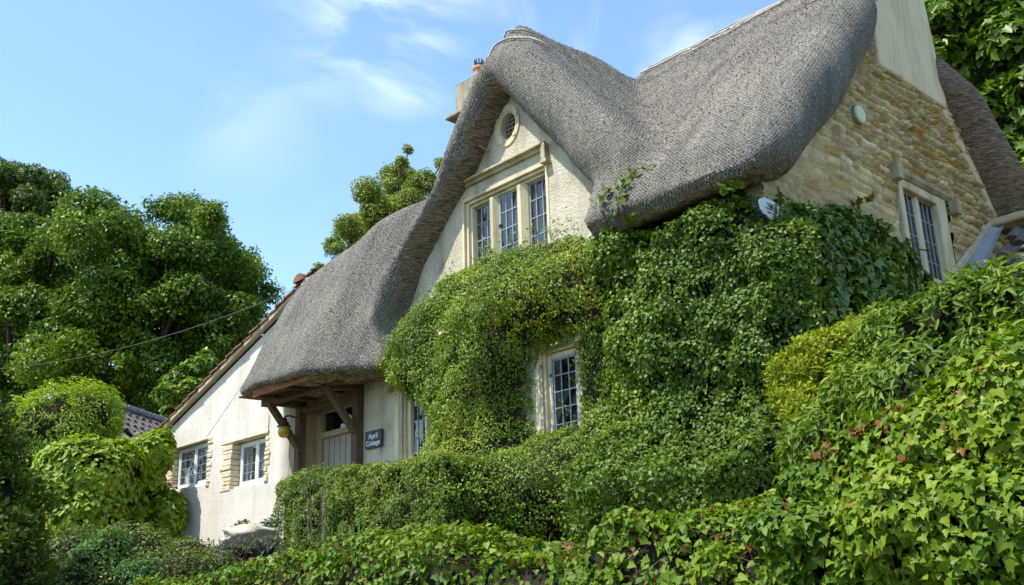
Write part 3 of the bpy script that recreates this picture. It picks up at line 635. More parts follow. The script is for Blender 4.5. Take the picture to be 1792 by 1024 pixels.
# ---- stone gable: coursed rubble modelled stone by stone
def rubble():
    h = .021
    ys = np.arange(YW - .02, 15.4, h); zs = np.arange(.3, 7.9, h); Yg, Zg = np.meshgrid(ys, zs, indexing='ij')
    P = np.stack([Yg, Zg, np.zeros_like(Yg)], -1)
    zz = Zg + .10 * (noise(P, .9, 5) - .5) + .035 * (noise(P, 3.2, 6) - .5) + .022 * (noise(P, 11, 7) - .5); yy = Yg + .09 * (noise(P, 5, 8) - .5)
    r = np.random.default_rng(4); edges = [0.]
    while edges[-1] < 9: edges.append(edges[-1] + r.choice([.045, .055, .07, .085, .10, .13], p=[.2, .25, .25, .16, .09, .05]))
    edges = np.array(edges); row = np.clip(np.searchsorted(edges, zz) - 1, 0, len(edges) - 2)
    dz = np.minimum(zz - edges[row], edges[row + 1] - zz)
    ht = np.full(Yg.shape, 0.); col = np.zeros(Yg.shape + (3,)); ds = np.zeros(Yg.shape); tone = np.zeros(Yg.shape)
    pal = np.array([(.60, .46, .245), (.52, .39, .20), (.64, .51, .29), (.50, .41, .27), (.55, .36, .13), (.42, .31, .16), (.68, .58, .38), (.42, .23, .07)])
    for k in range(len(edges) - 1):
        m = row == k
        if not m.any(): continue
        e = [7.0 - r.random() * .3]
        while e[-1] < 16: e.append(e[-1] + r.uniform(.09, .36) * (.7 + edges[k + 1] - edges[k]) / .8)
        e = np.array(e); j = np.clip(np.searchsorted(e, yy[m]) - 1, 0, len(e) - 2)
        ds[m] = np.minimum(yy[m] - e[j], e[j + 1] - yy[m])
        ht[m] = r.uniform(.2, 1.0, len(e))[j]; tl = r.uniform(-.5, .5, len(e))[j]
        tone[m] = tl * (zz[m] - edges[k]) / (edges[k + 1] - edges[k])
        col[m] = pal[r.choice(len(pal), len(e), p=[.2, .18, .16, .12, .12, .1, .08, .04])][j] * r.uniform(.82, 1.15, (len(e), 1))[j]
    d = np.minimum(dz, ds) + .012 * (noise(P, 26, 9) - .5)
    pil = sstep(0.0, .020, d - .004)
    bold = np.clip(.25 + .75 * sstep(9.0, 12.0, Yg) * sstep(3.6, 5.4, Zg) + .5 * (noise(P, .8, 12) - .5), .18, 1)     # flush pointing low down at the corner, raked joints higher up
    relief = bold * pil * (.025 + .085 * ht + .06 * tone) + .03 * fbm(P, 11, 14, 4) + .03 * (noise(P, 1.1, 15) - .5)
    mort_shade = np.array([.11, .078, .04]) * bold[..., None] + np.array([.50, .40, .24]) * (1 - bold[..., None]); mm = (1 - pil)[..., None] * (.75 - .1 * (1 - bold[..., None])); smear = sstep(.5, .75, noise(P, 2.2, 21))[..., None] * (1 - bold[..., None]) * .75  # dirty joints; raked ones darkened further to paint in joint shade
    col = col * (1 - mm) + mort_shade * mm; col = col * (1 - smear) + mort_shade * smear
    rust = sstep(.72, .80, noise(P, 4.5, 22))[..., None] * .5; col = col * (1 - rust) + np.array([.40, .20, .06]) * rust
    X = XG + relief - .02
    ny, nz = Yg.shape; idx = np.arange(ny * nz).reshape(ny, nz)
    q = np.stack([idx[:-1, :-1], idx[1:, :-1], idx[1:, 1:], idx[:-1, 1:]], -1).reshape(-1, 4)
    cy = (Yg[:-1, :-1] + h / 2).ravel(); cz_ = (Zg[:-1, :-1] + h / 2).ravel()
    top = np.where(cy > 11.2, 6.62, 99.); top = np.minimum(top, np.where(cy < 12.2, 4.35 + (cy - 8.3) * .93, 8.0 - (cy - 12.2) * 1.28)); keep = (cz_ < top) & ~((cy > SWY0 - .02) & (cy < SWY1 + .02) & (cz_ > SWZ0 - .02) & (cz_ < SWZ1 + .02))
    V = np.stack([X, Yg, Zg], -1).reshape(-1, 3); q = q[keep]; used = np.unique(q); rm = np.full(len(V), -1); rm[used] = np.arange(len(used))
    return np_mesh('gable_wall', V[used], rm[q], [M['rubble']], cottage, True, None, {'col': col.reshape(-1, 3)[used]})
ss = lambda px_, py_: onX(px_, py_, XG)
SW = [(ss(1576, 330)[1], ss(1603, 345)[1]), (ss(1613, 350)[1], ss(1637, 365)[1])]
SZ0, SZ1 = 3.72, ss(1605, 345)[2] + .02
SWY0, SWY1, SWZ0, SWZ1 = SW[0][0] - .16, SW[1][1] + .30, SZ0 - .22, SZ1 + .16
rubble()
MB().plate([(YW + .03, .3), (15.3, .3), (15.3, 3.6), (14.4, 5.0), (12.2, 7.75), (YW + .03, 4.0)], [rect(SWY0, SWY1, SWZ0, SWZ1)], (XG - .09, 0, 0), (0, 1, 0), VZ, (1, 0, 0), .2).build('gable_backing', [M['mortar']], cottage)
# two-light window in the gable
class YB(MB):                                           # same shapes, written for the front, turned onto the gable: x->y, y->-x
    def add(s, vs, fs): return super().add([(XG - (v[1] - YW), v[0], v[2]) for v in vs], fs)
def turned(fn, *a, **k):
    global MB
    keep = MB; 
    MB = YB
    try: return fn(*a, **k)
    finally: MB = keep
sm = YB()
y0, y1 = SW[0][0], SW[1][1]
sm.box((y0 - .11, YW - .035, SZ0 - .02), (y0, YW + .22, SZ1 + .12)).box((y1, YW - .035, SZ0 - .02), (y1 + .26, YW + .22, SZ1 + .12)).box((y0, YW - .03, SZ1), (y1, YW + .22, SZ1 + .118)).box((y0 - .16, YW - .07, SZ0 - .17), (y1 + .26, YW + .22, SZ0 - .022))
swin = sm.build('window', [M['limestone']], cottage, bevel=.02, seg=3); tag(swin, 'two-light stone window high in the rubble gable')
def tmull(): mullion(swin, SW[0][1], SW[1][0], SZ0, SZ1, YW)
turned(tmull)
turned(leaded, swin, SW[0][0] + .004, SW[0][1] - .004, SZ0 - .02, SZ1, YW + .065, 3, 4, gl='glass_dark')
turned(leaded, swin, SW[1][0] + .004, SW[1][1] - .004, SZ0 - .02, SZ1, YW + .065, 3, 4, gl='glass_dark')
hz = ss(1620, 315)[2] - .03
hb = YB(); ha, hb1 = y0 - .18, y1 + .40
hb.add([(xx, YW + .02 + dy, SZ1 + .15 + dz) for xx in (ha, hb1) for dy, dz in ((0, -.03), (-.05, -.03), (-.10, .015), (-.10, .06), (0, .12))],
       [(i, (i + 1) % 5, 5 + (i + 1) % 5, 5 + i) for i in range(5)] + [(4, 3, 2, 1, 0), (5, 6, 7, 8, 9)])
hb.box((ha - .09, YW - .14, SZ1 + .02), (ha + .045, YW + .02, SZ1 + .25)).box((hb1 - .03, YW - .14, SZ1 - .06), (hb1 + .10, YW + .02, SZ1 + .16))
hb.build('hood_mould', [M['weather_stone']], swin, bevel=.015)
cs = ss(1612, 440); MB().tube([cs + (.02, -.10, .0), cs + (.10, 0, -.02), cs + (.13, .04, .02)], .009, 6).tube([cs + (.12, .03, .02), cs + (.12, .03, .09)], .01, 6).build('casement_stay', [M['black_metal']], swin)

# ---- chimney on the gable, plastered, with its raking cheek
c_ = lambda px_, py_: onX(px_, py_, XG + .05)[1:]
b0, b1, t0, t1 = c_(1535, 112), c_(1655, 195), c_(1535, -60), c_(1600, -60)
ch = MB(); xa, xb = XG + .085, XG - .75
zb = b0[1] - .02; zt = 10.2
k1 = (t1[0] - b1[0]) / (t1[1] - b1[1]); yt1 = t1[0] + k1 * 0.3
pr = [(b0[0], zb), (b1[0] + .02, zb), (t1[0], t1[1]), (t1[0] - .06, zt), (b0[0] + .05, zt), (b0[0] + .03, b0[1] + .6)]
V = [(xa, p[0], p[1]) for p in pr] + [(xb, p[0], p[1]) for p in pr]; n_ = len(pr)
ch.add(V, [tuple(range(n_)), tuple(range(n_, 2 * n_))[::-1]] + [(i, (i + 1) % n_, n_ + (i + 1) % n_, n_ + i) for i in range(n_)])
ch.box((xb - .05, t0[0] - .06, zt), (xa + .06, t1[0], zt + .14))
ch.build('chimney', [M['chimney_render']], cottage, bevel=.03, seg=3)
e0, e1 = c_(1650, 193), c_(1752, 400)
ck = MB(); d_ = np.array([e1[0] - e0[0], e1[1] - e0[1]]); d_ /= np.linalg.norm(d_); nrm = np.array([-d_[1], d_[0]]) * -1
if nrm[0] < 0: nrm = -nrm
q = [e0, e1, e1 + nrm * .16, e0 + nrm * .16]
ck.add([(XG + .055, p[0], p[1]) for p in q] + [(XG - .1, p[0], p[1]) for p in q], [(0, 1, 2, 3), (7, 6, 5, 4)] + [(i, (i + 1) % 4, 4 + (i + 1) % 4, 4 + i) for i in range(4)])
ck.build('plaster_fillet', [M['chimney_render']], cottage, bevel=.02)
# ---- rear chimney seen over the front gable
rc = MB().box((-14.08, 11.7, 5.0), (-12.9, 12.5, 10.12)).box((-14.24, 11.55, 9.38), (-12.74, 12.65, 9.46)).add([(-14.08, 11.7, 10.12), (-12.9, 11.7, 10.12), (-12.9, 12.5, 10.12), (-14.08, 12.5, 10.12), (-13.9, 11.85, 10.26), (-13.1, 11.85, 10.26), (-13.1, 12.35, 10.26), (-13.9, 12.35, 10.26)], [(0, 1, 5, 4), (1, 2, 6, 5), (2, 3, 7, 6), (3, 0, 4, 7), (4, 5, 6, 7)])
rch = rc.build('chimney', [M['old_render']], cottage, bevel=.02); tag(rch, 'grey lichened stack with a terracotta pot')
pc = onY(839, 152, 12.1)
MB().lathe((pc[0], 12.1, 10.2), [(.10, 0), (.125, .02), (.118, .12), (.13, .14), (.115, .16), (.112, .30), (.135, .32), (.135, .37), (.10, .375), (.10, .2)]).build('chimney_pot', [M['terracotta']], rch, True)
gd = MB()
for k in range(9):
    t = 2 * math.pi * k / 9; gd.tube([(pc[0] + .075 * math.cos(t), 12.1 + .075 * math.sin(t), 10.5), (pc[0] + .09 * math.cos(t), 12.1 + .09 * math.sin(t), 10.74)], .014, 5)
gd.lathe((pc[0], 12.1, 10.58), [(.09, 0), (.09, .03)], 14).build('bird_guard', [M['black_metal']], rch)

# ---- floor slab / plinth of the house
MB().box((XL - .1, 7.6, .3), (XR + .3, 8.7, FLOOR)).build('doorstep', [M['rock']], cottage, bevel=.02)

# ================================================================== things fixed to the walls
def text_mesh(body, size, loc, U, V, off, mat, parent, name, align='CENTER', extr=.002):
    cu = bpy.data.curves.new('t', 'FONT'); cu.body = body; cu.size = size; cu.align_x = align; cu.align_y = 'CENTER'; cu.extrude = extr
    o = bpy.data.objects.new('t', cu); COL.objects.link(o); dg = bpy.context.evaluated_depsgraph_get(); me = bpy.data.meshes.new_from_object(o.evaluated_get(dg)); bpy.data.objects.remove(o)
    U, V = Vector(U), Vector(V); Nn_ = U.cross(V)
    for v in me.vertices: c = v.co.copy(); v.co = Vector(loc) + U * c.x + V * c.y + Nn_ * (c.z + off)
    me.materials.clear()
    return link_mesh(name, me, [mat], parent)
sg = thing('house_sign', 'small dark slate name sign reading April Cottage on the wall beside the porch', 'sign', (-11.87, YW, 2.33))
MB().box((-12.075, YW - .05, 2.205), (-11.675, YW - .022, 2.455)).build('slate_plate', [M['slate']], sg, bevel=.004)
for xa in (-12.02, -11.77):
    for za in (2.25, 2.38): MB().box((xa, YW - .03, za), (xa + .04, YW + .01, za + .04)).build('spacer', [M['black_metal']], sg)
def serif_line(body, size, x, z, parent):
    t = text_mesh(body, size, (x, YW - .05, z), (1, 0, 0), (0, 0, 1), .002, M['letter'], parent, 'lettering')
    return t
serif_line('April', .115, -11.875, 2.372, sg); serif_line('Cottage', .105, -11.875, 2.272, sg)

ln_ = thing('porch_lantern', 'amber glass wall lantern with black cap hanging by the left porch post', 'lantern', (-13.98, 8.0, 2.6))
lx, ly, lz = onY(497, 752, 7.95)
MB().lathe((lx, ly, lz - .13), [(.012, 0), (.06, .012), (.085, .05), (.092, .10), (.088, .16), (.075, .19)], 18).build('amber_globe', [M['amber']], ln_, True)
MB().lathe((lx, ly, lz + .045), [(.115, 0), (.105, .012), (.075, .03), (.07, .07), (.045, .085), (.04, .13), (.015, .14)], 18).tube([(lx, ly, lz + .17), (lx, ly, lz + .21), (lx - .01, ly + .1, lz + .23), (lx - .02, ly + .3, lz + .2)], .014, 7).build('black_cap', [M['black_metal']], ln_, True)

# alarm bell box on the corner
ax_ = XG + .13
def on_gable(px_, py_, X): q = onX(px_, py_, X); return (q[1], q[2])
al = thing('alarm_box', 'pale grey shield-shaped alarm bell box at the corner just above the ivy', 'alarm box', (ax_, 8.2, 3.6))
shp = [on_gable(*p, ax_) for p in ((1329, 352), (1331, 347), (1338, 345), (1352, 351), (1364, 360), (1363, 373), (1361, 390), (1351, 385), (1345, 380), (1343, 377), (1338, 374), (1333, 366))]
def shield(poly, x0, x1):
    n = len(poly); return MB().add([(x1, p[0], p[1]) for p in poly] + [(x0, p[0], p[1]) for p in poly], [tuple(range(n)), tuple(range(n, 2 * n))[::-1]] + [(i, (i + 1) % n, n + (i + 1) % n, n + i) for i in range(n)])
shield(shp, ax_ - .022, ax_).build('cover', [M['pale_plastic']], al, bevel=.008)
ctr = np.mean(shp, 0); shp2 = [tuple((np.array(p) - ctr) * 1.06 + ctr + (0, -.018)) for p in shp]
shield(shp2, ax_ - .042, ax_ - .024).build('backplate', [M['navy_plastic']], al, bevel=.008)
tc_ = on_gable(1352, 362, ax_)
text_mesh('TOTAL', .062, (ax_, tc_[0], tc_[1]), (0, 1, 0), (0, 0, 1), .002, M['dark_ink'], al, 'lettering')
l1, l2 = on_gable(1350, 367, ax_), on_gable(1351, 374, ax_)
MB().box((ax_ + .001, l1[0] - .11, l1[1] - .006), (ax_ + .003, l1[0] + .10, l1[1] + .004)).box((ax_ + .001, l2[0] - .08, l2[1] - .008), (ax_ + .003, l2[0] - .02, l2[1] + .006)).box((ax_ + .001, l2[0] + .0, l2[1] - .005), (ax_ + .003, l2[0] + .09, l2[1] + .003)).build('print_line', [M['dark_ink']], al)

MB().box((XG - .03, ctr[0] + .02, ctr[1] - .06), (ax_ - .043, ctr[0] + .13, ctr[1] + .06)).build('bracket', [M['navy_plastic']], al)
# round cream sounder on the gable
vc = onX(1507, 199, XG + .12)
vn = thing('sounder', 'round cream slotted sounder fixed high on the rubble gable under the thatch', 'sounder', (XG, vc[1], vc[2]))
MB().lathe((XG - .02, vc[1], vc[2]), [(.125, 0), (.125, .055), (.118, .06), (.118, .125), (.105, .142), (0.001, .145)], 32, 'x').build('housing', [M['cream_plastic']], vn, False, bevel=0)
sl = MB()
for k in range(28):
    t = 2 * math.pi * k / 28; c, s = math.cos(t), math.sin(t); p = Vector((XG + .048, vc[1] + .1185 * c, vc[2] + .1185 * s)); sl.bar(p, p + Vector((.05, 0, 0)), .011, .006, (0, c, s))
sl.build('slot', [M['slot']], vn)

# cable clipped to the white wall
cb = [onY(471, 726, 8.28), onY(470, 745, 8.28), onY(469, 757, 8.28), onY(464, 763, 8.28)]

# ================================================================== white wing
WY = 8.3
wing = thing('rendered_wing', 'low white rendered wing with clay tiled verge and two small casement windows', 'house wing', (-16.5, WY, FLOOR))
vz0, vz1 = onY(283, 747, WY - .1), onY(528, 497, WY - .1)
slope = (vz1[2] - vz0[2]) / (vz1[0] - vz0[0])
zr = lambda x: vz0[2] + slope * (x - vz0[0])
def wrect(a, b, c, d): return [(onY(*a, WY)[0], onY(*c, WY)[2]), (onY(*b, WY)[0], onY(*c, WY)[2]), (onY(*b, WY)[0], onY(*d, WY)[2]), (onY(*a, WY)[0], onY(*d, WY)[2])]
W1 = (onY(297, 830, WY)[0], onY(363, 800, WY)[0], 2.24, 3.07); W2 = (onY(391, 820, WY)[0], onY(464, 800, WY)[0], 2.05, 2.88)
XWL = -19.6
XC = onY(487, 800, WY)[0]
ww = MB().plate([(XWL, .2), (XC, .2), (XC, zr(XC) - .12), (XWL, zr(XWL) - .12)], [rect(*W1), rect(*W2)], (0, WY, 0), UX, VZ, NF, .4)
n_ = 12; V = []
for k in range(n_ + 1):
    t = k / n_ * R(84); x, y = XC + .24 * math.sin(t), WY + .24 * (1 - math.cos(t)); V += [(x, y, .2), (x, y, min(zr(x) - .12, 4.9))]
ww.add(V, [(2 * k, 2 * k + 2, 2 * k + 3, 2 * k + 1) for k in range(n_)])
xe_, ye_ = V[-2][0], V[-2][1]
ww.add([(xe_, ye_, .2), (xe_ + .06, 9.0, .2), (xe_ + .06, 9.0, 4.4), (xe_, ye_, 4.4)], [(0, 1, 2, 3)])
wo = ww.build('wall', [M['white_render']], wing, fix=False)
wo.data.polygons.foreach_set('use_smooth', np.array([len(p.vertices) == 4 for p in wo.data.polygons])); 
MB().box((XWL, WY + .4, .2), (XWL + .3, 13, zr(XWL) - .15)).box((XWL, 12.8, .2), (-13.9, 13, 3.2)).box((XWL + .3, 9.6, .2), (-13.9, 9.75, 3.1)).build('back_wall', [M['mortar']], wing)
# tiled roof with stepped verge
rf = MB(); y0_, y1_ = WY - .14, 13.2; L_ = 21; dx = (vz1[0] + .35 - (vz0[0] - .5)) / L_; x0_ = vz0[0] - .5
for i in range(L_):
    xa = x0_ + i * dx; xb2 = xa + dx * 1.12; wob = rng.uniform(-.012, .012)
    yo = y0_ + rng.uniform(-.02, .02); th = .03
    za, zb2 = zr(xa) + .045, zr(xb2) + .005
    # one course of tiles running back, each tile arched
    m = 26
    for k in range(m):
        ya, yb = yo + (y1_ - yo) * k / m, yo + (y1_ - yo) * (k + 1) / m
        pts = []
        for s in range(5):
            u = s / 4; yy = ya + (yb - ya) * u; hh = .035 * math.sin(math.pi * u)
            pts += [(xa, yy, za + wob + hh), (xb2, yy, zb2 + wob + hh)]
        lo = [(p[0], p[1], p[2] - th) for p in pts]
        nn = len(pts)
        F = [(2 * s, 2 * s + 2, 2 * s + 3, 2 * s + 1) for s in range(4)] + [(nn + 2 * s, nn + 2 * s + 1, nn + 2 * s + 3, nn + 2 * s + 2) for s in range(4)] + [(0, 2 * 0 + 1, nn + 1, nn)] + [(2 * s, nn + 2 * s, nn + 2 * s + 2, 2 * s + 2) for s in range(4)]
        rf.add(pts + lo, F)
roofw = rf.build('tiled_roof', [M['clay_tile']], wing)
vb = MB()
for i in range(11):
    xa = x0_ + .3 + i * (vz1[0] - x0_) / 11; xb2 = xa + (vz1[0] - x0_) / 11 - .004
    vb.bar((xa, WY - .055, zr(xa) - .035 + rng.uniform(-.004, .004)), (xb2, WY - .055, zr(xb2) - .035), .105, .075)
vb.build('verge_mortar', [M['mortar']], roofw)
vt = onY(531, 495, WY - .1)
rt = MB(); m = 10
V = []
for yy in (WY - .2, 12.9):
    for k in range(m + 1):
        t = math.pi * k / m; V.append((vt[0] + .0 - .17 * math.cos(t), yy, zr(vt[0]) + .0 + .13 * math.sin(t)))
rt.add(V, [(k, k + 1, m + 2 + k, m + 1 + k) for k in range(m)] + [tuple(range(m + 1))]).build('ridge_tile', [M['clay_tile']], roofw)
fl = [onY(*p, WY - .17) for p in ((533, 486), (552, 484), (551, 497), (536, 506), (526, 499))]
MB().add(fl + [p + (0, .02, 0) for p in fl], [(0, 1, 2, 3, 4), (9, 8, 7, 6, 5)] + [(i, (i + 1) % 5, 5 + (i + 1) % 5, 5 + i) for i in range(5)]).build('flashing', [M['flashing']], roofw)

def casement(parent, x0, x1, z0, z1, y, curtain_side, stone_left, stone_right, lbl):
    """white wooden casement set back in an opening with bare stone jambs"""
    w = .045; xm = (x0 + x1) / 2 - .02
    fr = MB().box((x0, y, z0), (x0 + w, y + .07, z1)).box((x1 - w, y, z0), (x1, y + .07, z1)).box((x0 + w, y + .001, z1 - w), (x1 - w, y + .069, z1)).box((x0 + w, y + .001, z0), (x1 - w, y + .069, z0 + w)).box((xm, y - .002, z0 + w), (xm + .05, y + .068, z1 - w))
    fr.box((x0 - .03, y - .09, z0 - .05), (x1 + .05, y + .07, z0 - .002))
    f = fr.build('window', [M['white_paint']], parent, bevel=.005); tag(f, lbl)
    for a, b in ((x0 + w, xm), (xm + .05, x1 - w)):
        MB().box((a, y + .01, z0 + w + .001), (a + .025, y + .055, z1 - w - .001)).box((b - .025, y + .01, z0 + w + .001), (b, y + .055, z1 - w - .001)).box((a + .025, y + .011, z1 - w - .028), (b - .025, y + .054, z1 - w - .001)).box((a + .025, y + .011, z0 + w + .001), (b - .025, y + .054, z0 + w + .03)).build('sash', [M['white_paint']], f, bevel=.003)
        leaded(f, a + .028, b - .028, z0 + w + .03, z1 - w - .03, y + .035, 3, 4, .010, None, 'glass_pale')
    for (a, b) in curtain_side: curtain(f, a, b, z0, z1, y + .065, .012, max(5, int((b - a) * 26)))
    return f
def jamb(parent, x0, x1, z0, z1, y0, y1, seed):
    """rough stones left bare beside the window"""
    r = np.random.default_rng(seed); mb = MB(); z = z0
    while z < z1 - .03:
        h = r.uniform(.045, .12); h = min(h, z1 - z)
        g = r.uniform(-.05, .06)
        bx = MB(); a = x0 - (g if seed % 2 else 0); b = x1 + (0 if seed % 2 else g)
        mb.box((a, y0 - r.uniform(.001, .025), z + .004), (b, y1, z + h - .003)); z += h
    o = mb.build('stone_jamb', [M['jamb_stone']], parent, bevel=.02, seg=3); return o
M['jamb_stone'] = surf('bare_jamb_stone', [(.2, (.46, .36, .21)), (.5, (.66, .56, .38)), (.8, (.78, .70, .53))], scale=5, bump=1, bscale=22, rough=.95, spec=.1, bumpdist=.03)
f1 = casement(wing, W1[0] + .15, W1[1] - .02, W1[2] + .04, W1[3] - .03, WY + .10, [(W1[0] + .15, W1[0] + .95), (W1[0] + 1.05, W1[0] + 1.2)], 0, 0, 'wider white casement beside the lime creeper')
f2 = casement(wing, W2[0] + .30, W2[1] - .02, W2[2] + .05, W2[3] - .03, WY + .16, [(W2[0] + .3, W2[0] + .62), (W2[0] + .85, W2[0] + 1.0)], 0, 0, 'narrower white casement nearer the porch')
jamb(f1, W1[1], W1[1] + .14, W1[2] - .05, W1[3] + .03, WY - .004, WY + .3, 2); jamb(f1, W1[0] - .08, W1[0] + .14, W1[2] - .05, W1[3], WY + .0, WY + .32, 3)
jamb(f2, W2[1], W2[1] + .12, W2[2] + .0, W2[3] + .04, WY - .004, WY + .3, 4); jamb(f2, W2[0] - .05, W2[0] + .28, W2[2] - .02, W2[3], WY + .0, WY + .32, 5)
for f, W in ((f1, W1), (f2, W2)):
    MB().box((W[0] - .12, WY - .012, W[3] - .012), (W[1] + .06, WY + .33, W[3] + .018)).build('timber_lintel', [M['lintel']] if 'lintel' in M else [M['limestone']], f, bevel=.006)
MB().tube([p + (0, -.0, 0) for p in cb], .007, 5).build('cable', [M['cable']], wing, True)

# ================================================================== lean-to on the gable, right
def tile_roof(mb, eave0, eave1, up, courses, wave, amp=.03, th=.022, seed=0):
    """courses of interlocking tiles: eave0->eave1 along the eave, up = vector to the ridge"""
    r = np.random.default_rng(seed); e0, e1, up = map(lambda a: np.array(a, float), (eave0, eave1, up)); al_ = e1 - e0; Lw = np.linalg.norm(al_); au = al_ / Lw; uu = up / np.linalg.norm(up); nv = np.cross(au, uu); nv = nv if nv[2] > 0 else -nv
    n = int(Lw / wave); S = 8
    for c in range(courses):
        a = e0 + up * (c / courses); b = e0 + up * ((c + 1.18) / courses)
        off = (c % 2) * .5 * wave
        jx = 0
        for k in range(n):
            jz = r.uniform(-.006, .008); jd = r.uniform(-.012, .012)
            pts = []
            for s in range(S + 1):
                u = s / S; w = (k + u) * wave + off
                hh = amp * (math.sin(math.pi * min(1, u / .55)) if u < .55 else -.25 * math.sin(math.pi * (u - .55) / .45))
                pts += [a + au * w + nv * (hh + .03 + jz) + uu * jd, b + au * w + nv * (hh + jz * .3)]
            m = len(pts); lo = [p - nv * th for p in pts]
            F = [(2 * s, 2 * s + 2, 2 * s + 3, 2 * s + 1) for s in range(S)] + [(2 * s, m + 2 * s, m + 2 * s + 2, 2 * s + 2) for s in range(S)] + [(0, 1, m + 1, m), (m - 2, 2 * m - 2, 2 * m - 1, m - 1)]
            mb.add(pts + lo, F)
    return mb
lt = thing('lean_to', 'side lean-to with lichened grey wavy tiles joining the rubble gable at right', 'outbuilding', (-3, 13.2, FLOOR))
rg = onX(1735, 402, XG); bt = onX(1683, 496, XG)
upv = np.array([0, rg[1] - bt[1], rg[2] - bt[2]])
ex = 4.2
tile_roof(MB(), (XG + .32, bt[1] - upv[1] * .35, bt[2] - upv[2] * .35), (XG + ex, bt[1] - upv[1] * .35, bt[2] - upv[2] * .35), upv * 1.33, 8, .30, .045, .02, 3).build('tiled_roof', [M['grey_tile']], lt)
MB().bar((XG + .02, rg[1] + .03, rg[2] + .06), (XG + ex, rg[1] + .03, rg[2] + .06), .30, .12).build('ridge', [M['mortar']], lt, bevel=.04, seg=3)
fa = np.array([XG + .03, bt[1] - upv[1] * .3, bt[2] - upv[2] * .3 + .07]); fb = np.array([XG + .03, rg[1] - .22, rg[2] - .10])
MB().add([fa + (0, 0, .1), fb + (0, 0, .1), fb + (.16, 0, .02), fb + (.22, 0, .035), fa + (.30, 0, .02), fa + (.2, 0, 0)], [(0, 1, 2, 5), (5, 2, 3, 4)]).build('lead_flashing', [M['flashing']], lt, fix=False)
MB().bar(fa + (.0, 0, .22), fb + (0, .25, .22), .06, .12).build('mortar_fillet', [M['mortar']], lt, bevel=.04)
MB().box((XG + .05, bt[1] - upv[1] * .2, .3), (XG + ex - .1, bt[1] - upv[1] * .2 + .25, bt[2] - upv[2] * .25)).box((XG + ex - .35, bt[1], .3), (XG + ex - .1, rg[1], bt[2])).build('wall', [M['mortar']], lt)

# ================================================================== tiled outbuilding far left
ob = thing('outbuilding', 'small outbuilding with grey pantiled roof and slate ridge behind the left shrubs', 'outbuilding', tuple(far(230, 900, 25) * (1, 1, 0) + np.array([0, 0, .6])))
r0, r1 = far(185, 712, 23.6), far(300, 741, 26.2); zrid = (r0[2] + r1[2]) / 2
r0[2] = r1[2] = zrid; dv = r1 - r0; dv /= np.linalg.norm(dv); ov_ = np.array([dv[1], -dv[0], 0]); ov_ = ov_ if ov_ @ np.array([1, 0, 0]) > 0 else -ov_
r0 = r0 - dv * 0.9; r1 = r1 + dv * 1.2
E0 = r0 + ov_ * 2.0 + np.array([0, 0, -1.55]); E1 = r1 + ov_ * 2.0 + np.array([0, 0, -1.55])
tile_roof(MB(), E0, E1, r0 - E0, 8, .30, .035, .02, 5).build('tiled_roof', [M['grey_tile']], ob)
B0 = r0 - ov_ * 2.0 + np.array([0, 0, -1.55]); B1 = r1 - ov_ * 2.0 + np.array([0, 0, -1.55])
MB().add([r0, r1, B1, B0], [(0, 1, 2, 3)]).build('rear_slope', [M['grey_tile']], ob, fix=False)
rd = MB(); nseg = 9
for k in range(nseg):
    a = r0 + (r1 - r0) * k / nseg; b = r0 + (r1 - r0) * (k + .97) / nseg; rd.bar(a + (0, 0, .06), b + (0, 0, .06), .22, .14)
rd.build('ridge_tile', [M['ridge_tile']], ob, bevel=.05, seg=3)
wl = MB(); wi = .25
c0, c1 = r0 + ov_ * 1.7, r1 + ov_ * 1.7; c2, c3 = r1 - ov_ * 1.7, r0 - ov_ * 1.7; zt_ = zrid - 1.38
wl.add([(p[0], p[1], z) for z in (.3, zt_) for p in (c0, c1, c2, c3)] + [(r0[0], r0[1], zrid - .1), (r1[0], r1[1], zrid - .1)], [(0, 1, 5, 4), (1, 2, 6, 9, 5), (2, 3, 7, 6), (3, 0, 4, 8, 7), (4, 5, 9, 8), (6, 7, 8, 9)])
wl.build('wall', [M['old_render']], ob)
# ================================================================== ground and lane
def ground():
    xs = np.unique(np.concatenate([np.linspace(-400, -40, 24), np.linspace(-40, 12, 105), np.linspace(12, 400, 24)])); ys = np.unique(np.concatenate([np.linspace(-300, -6, 16), np.linspace(-6, 30, 90), np.linspace(30, 400, 26)]))
    X, Y = np.meshgrid(xs, ys, indexing='ij'); P = np.stack([X, Y, 0 * X], -1)
    Z = -1.62 + 1.72 * sstep(4.15, 4.5, Y) + .55 * sstep(4.4, 8.2, Y) + .04 * (noise(P, .8, 2) - .5) * sstep(4.3, 5, Y)
    Z = Z + 1.5 * sstep(18, 90, Y) + 1.2 * sstep(-22, -60, X) * sstep(5, 9, Y)
    n, m = X.shape; i = np.arange(n * m).reshape(n, m); q = np.stack([i[:-1, :-1], i[1:, :-1], i[1:, 1:], i[:-1, 1:]], -1).reshape(-1, 4)
    return np_mesh('ground', np.stack([X, Y, Z], -1).reshape(-1, 3), q, [M['earth']], None, True)
tag(ground(), kind='structure')
tag(MB().add([(-300, -2.6, -1.60), (300, -2.6, -1.60), (300, 3.3, -1.60), (-300, 3.3, -1.60)], [(0, 1, 2, 3)]).build('lane', [M['asphalt']], fix=False), kind='structure')

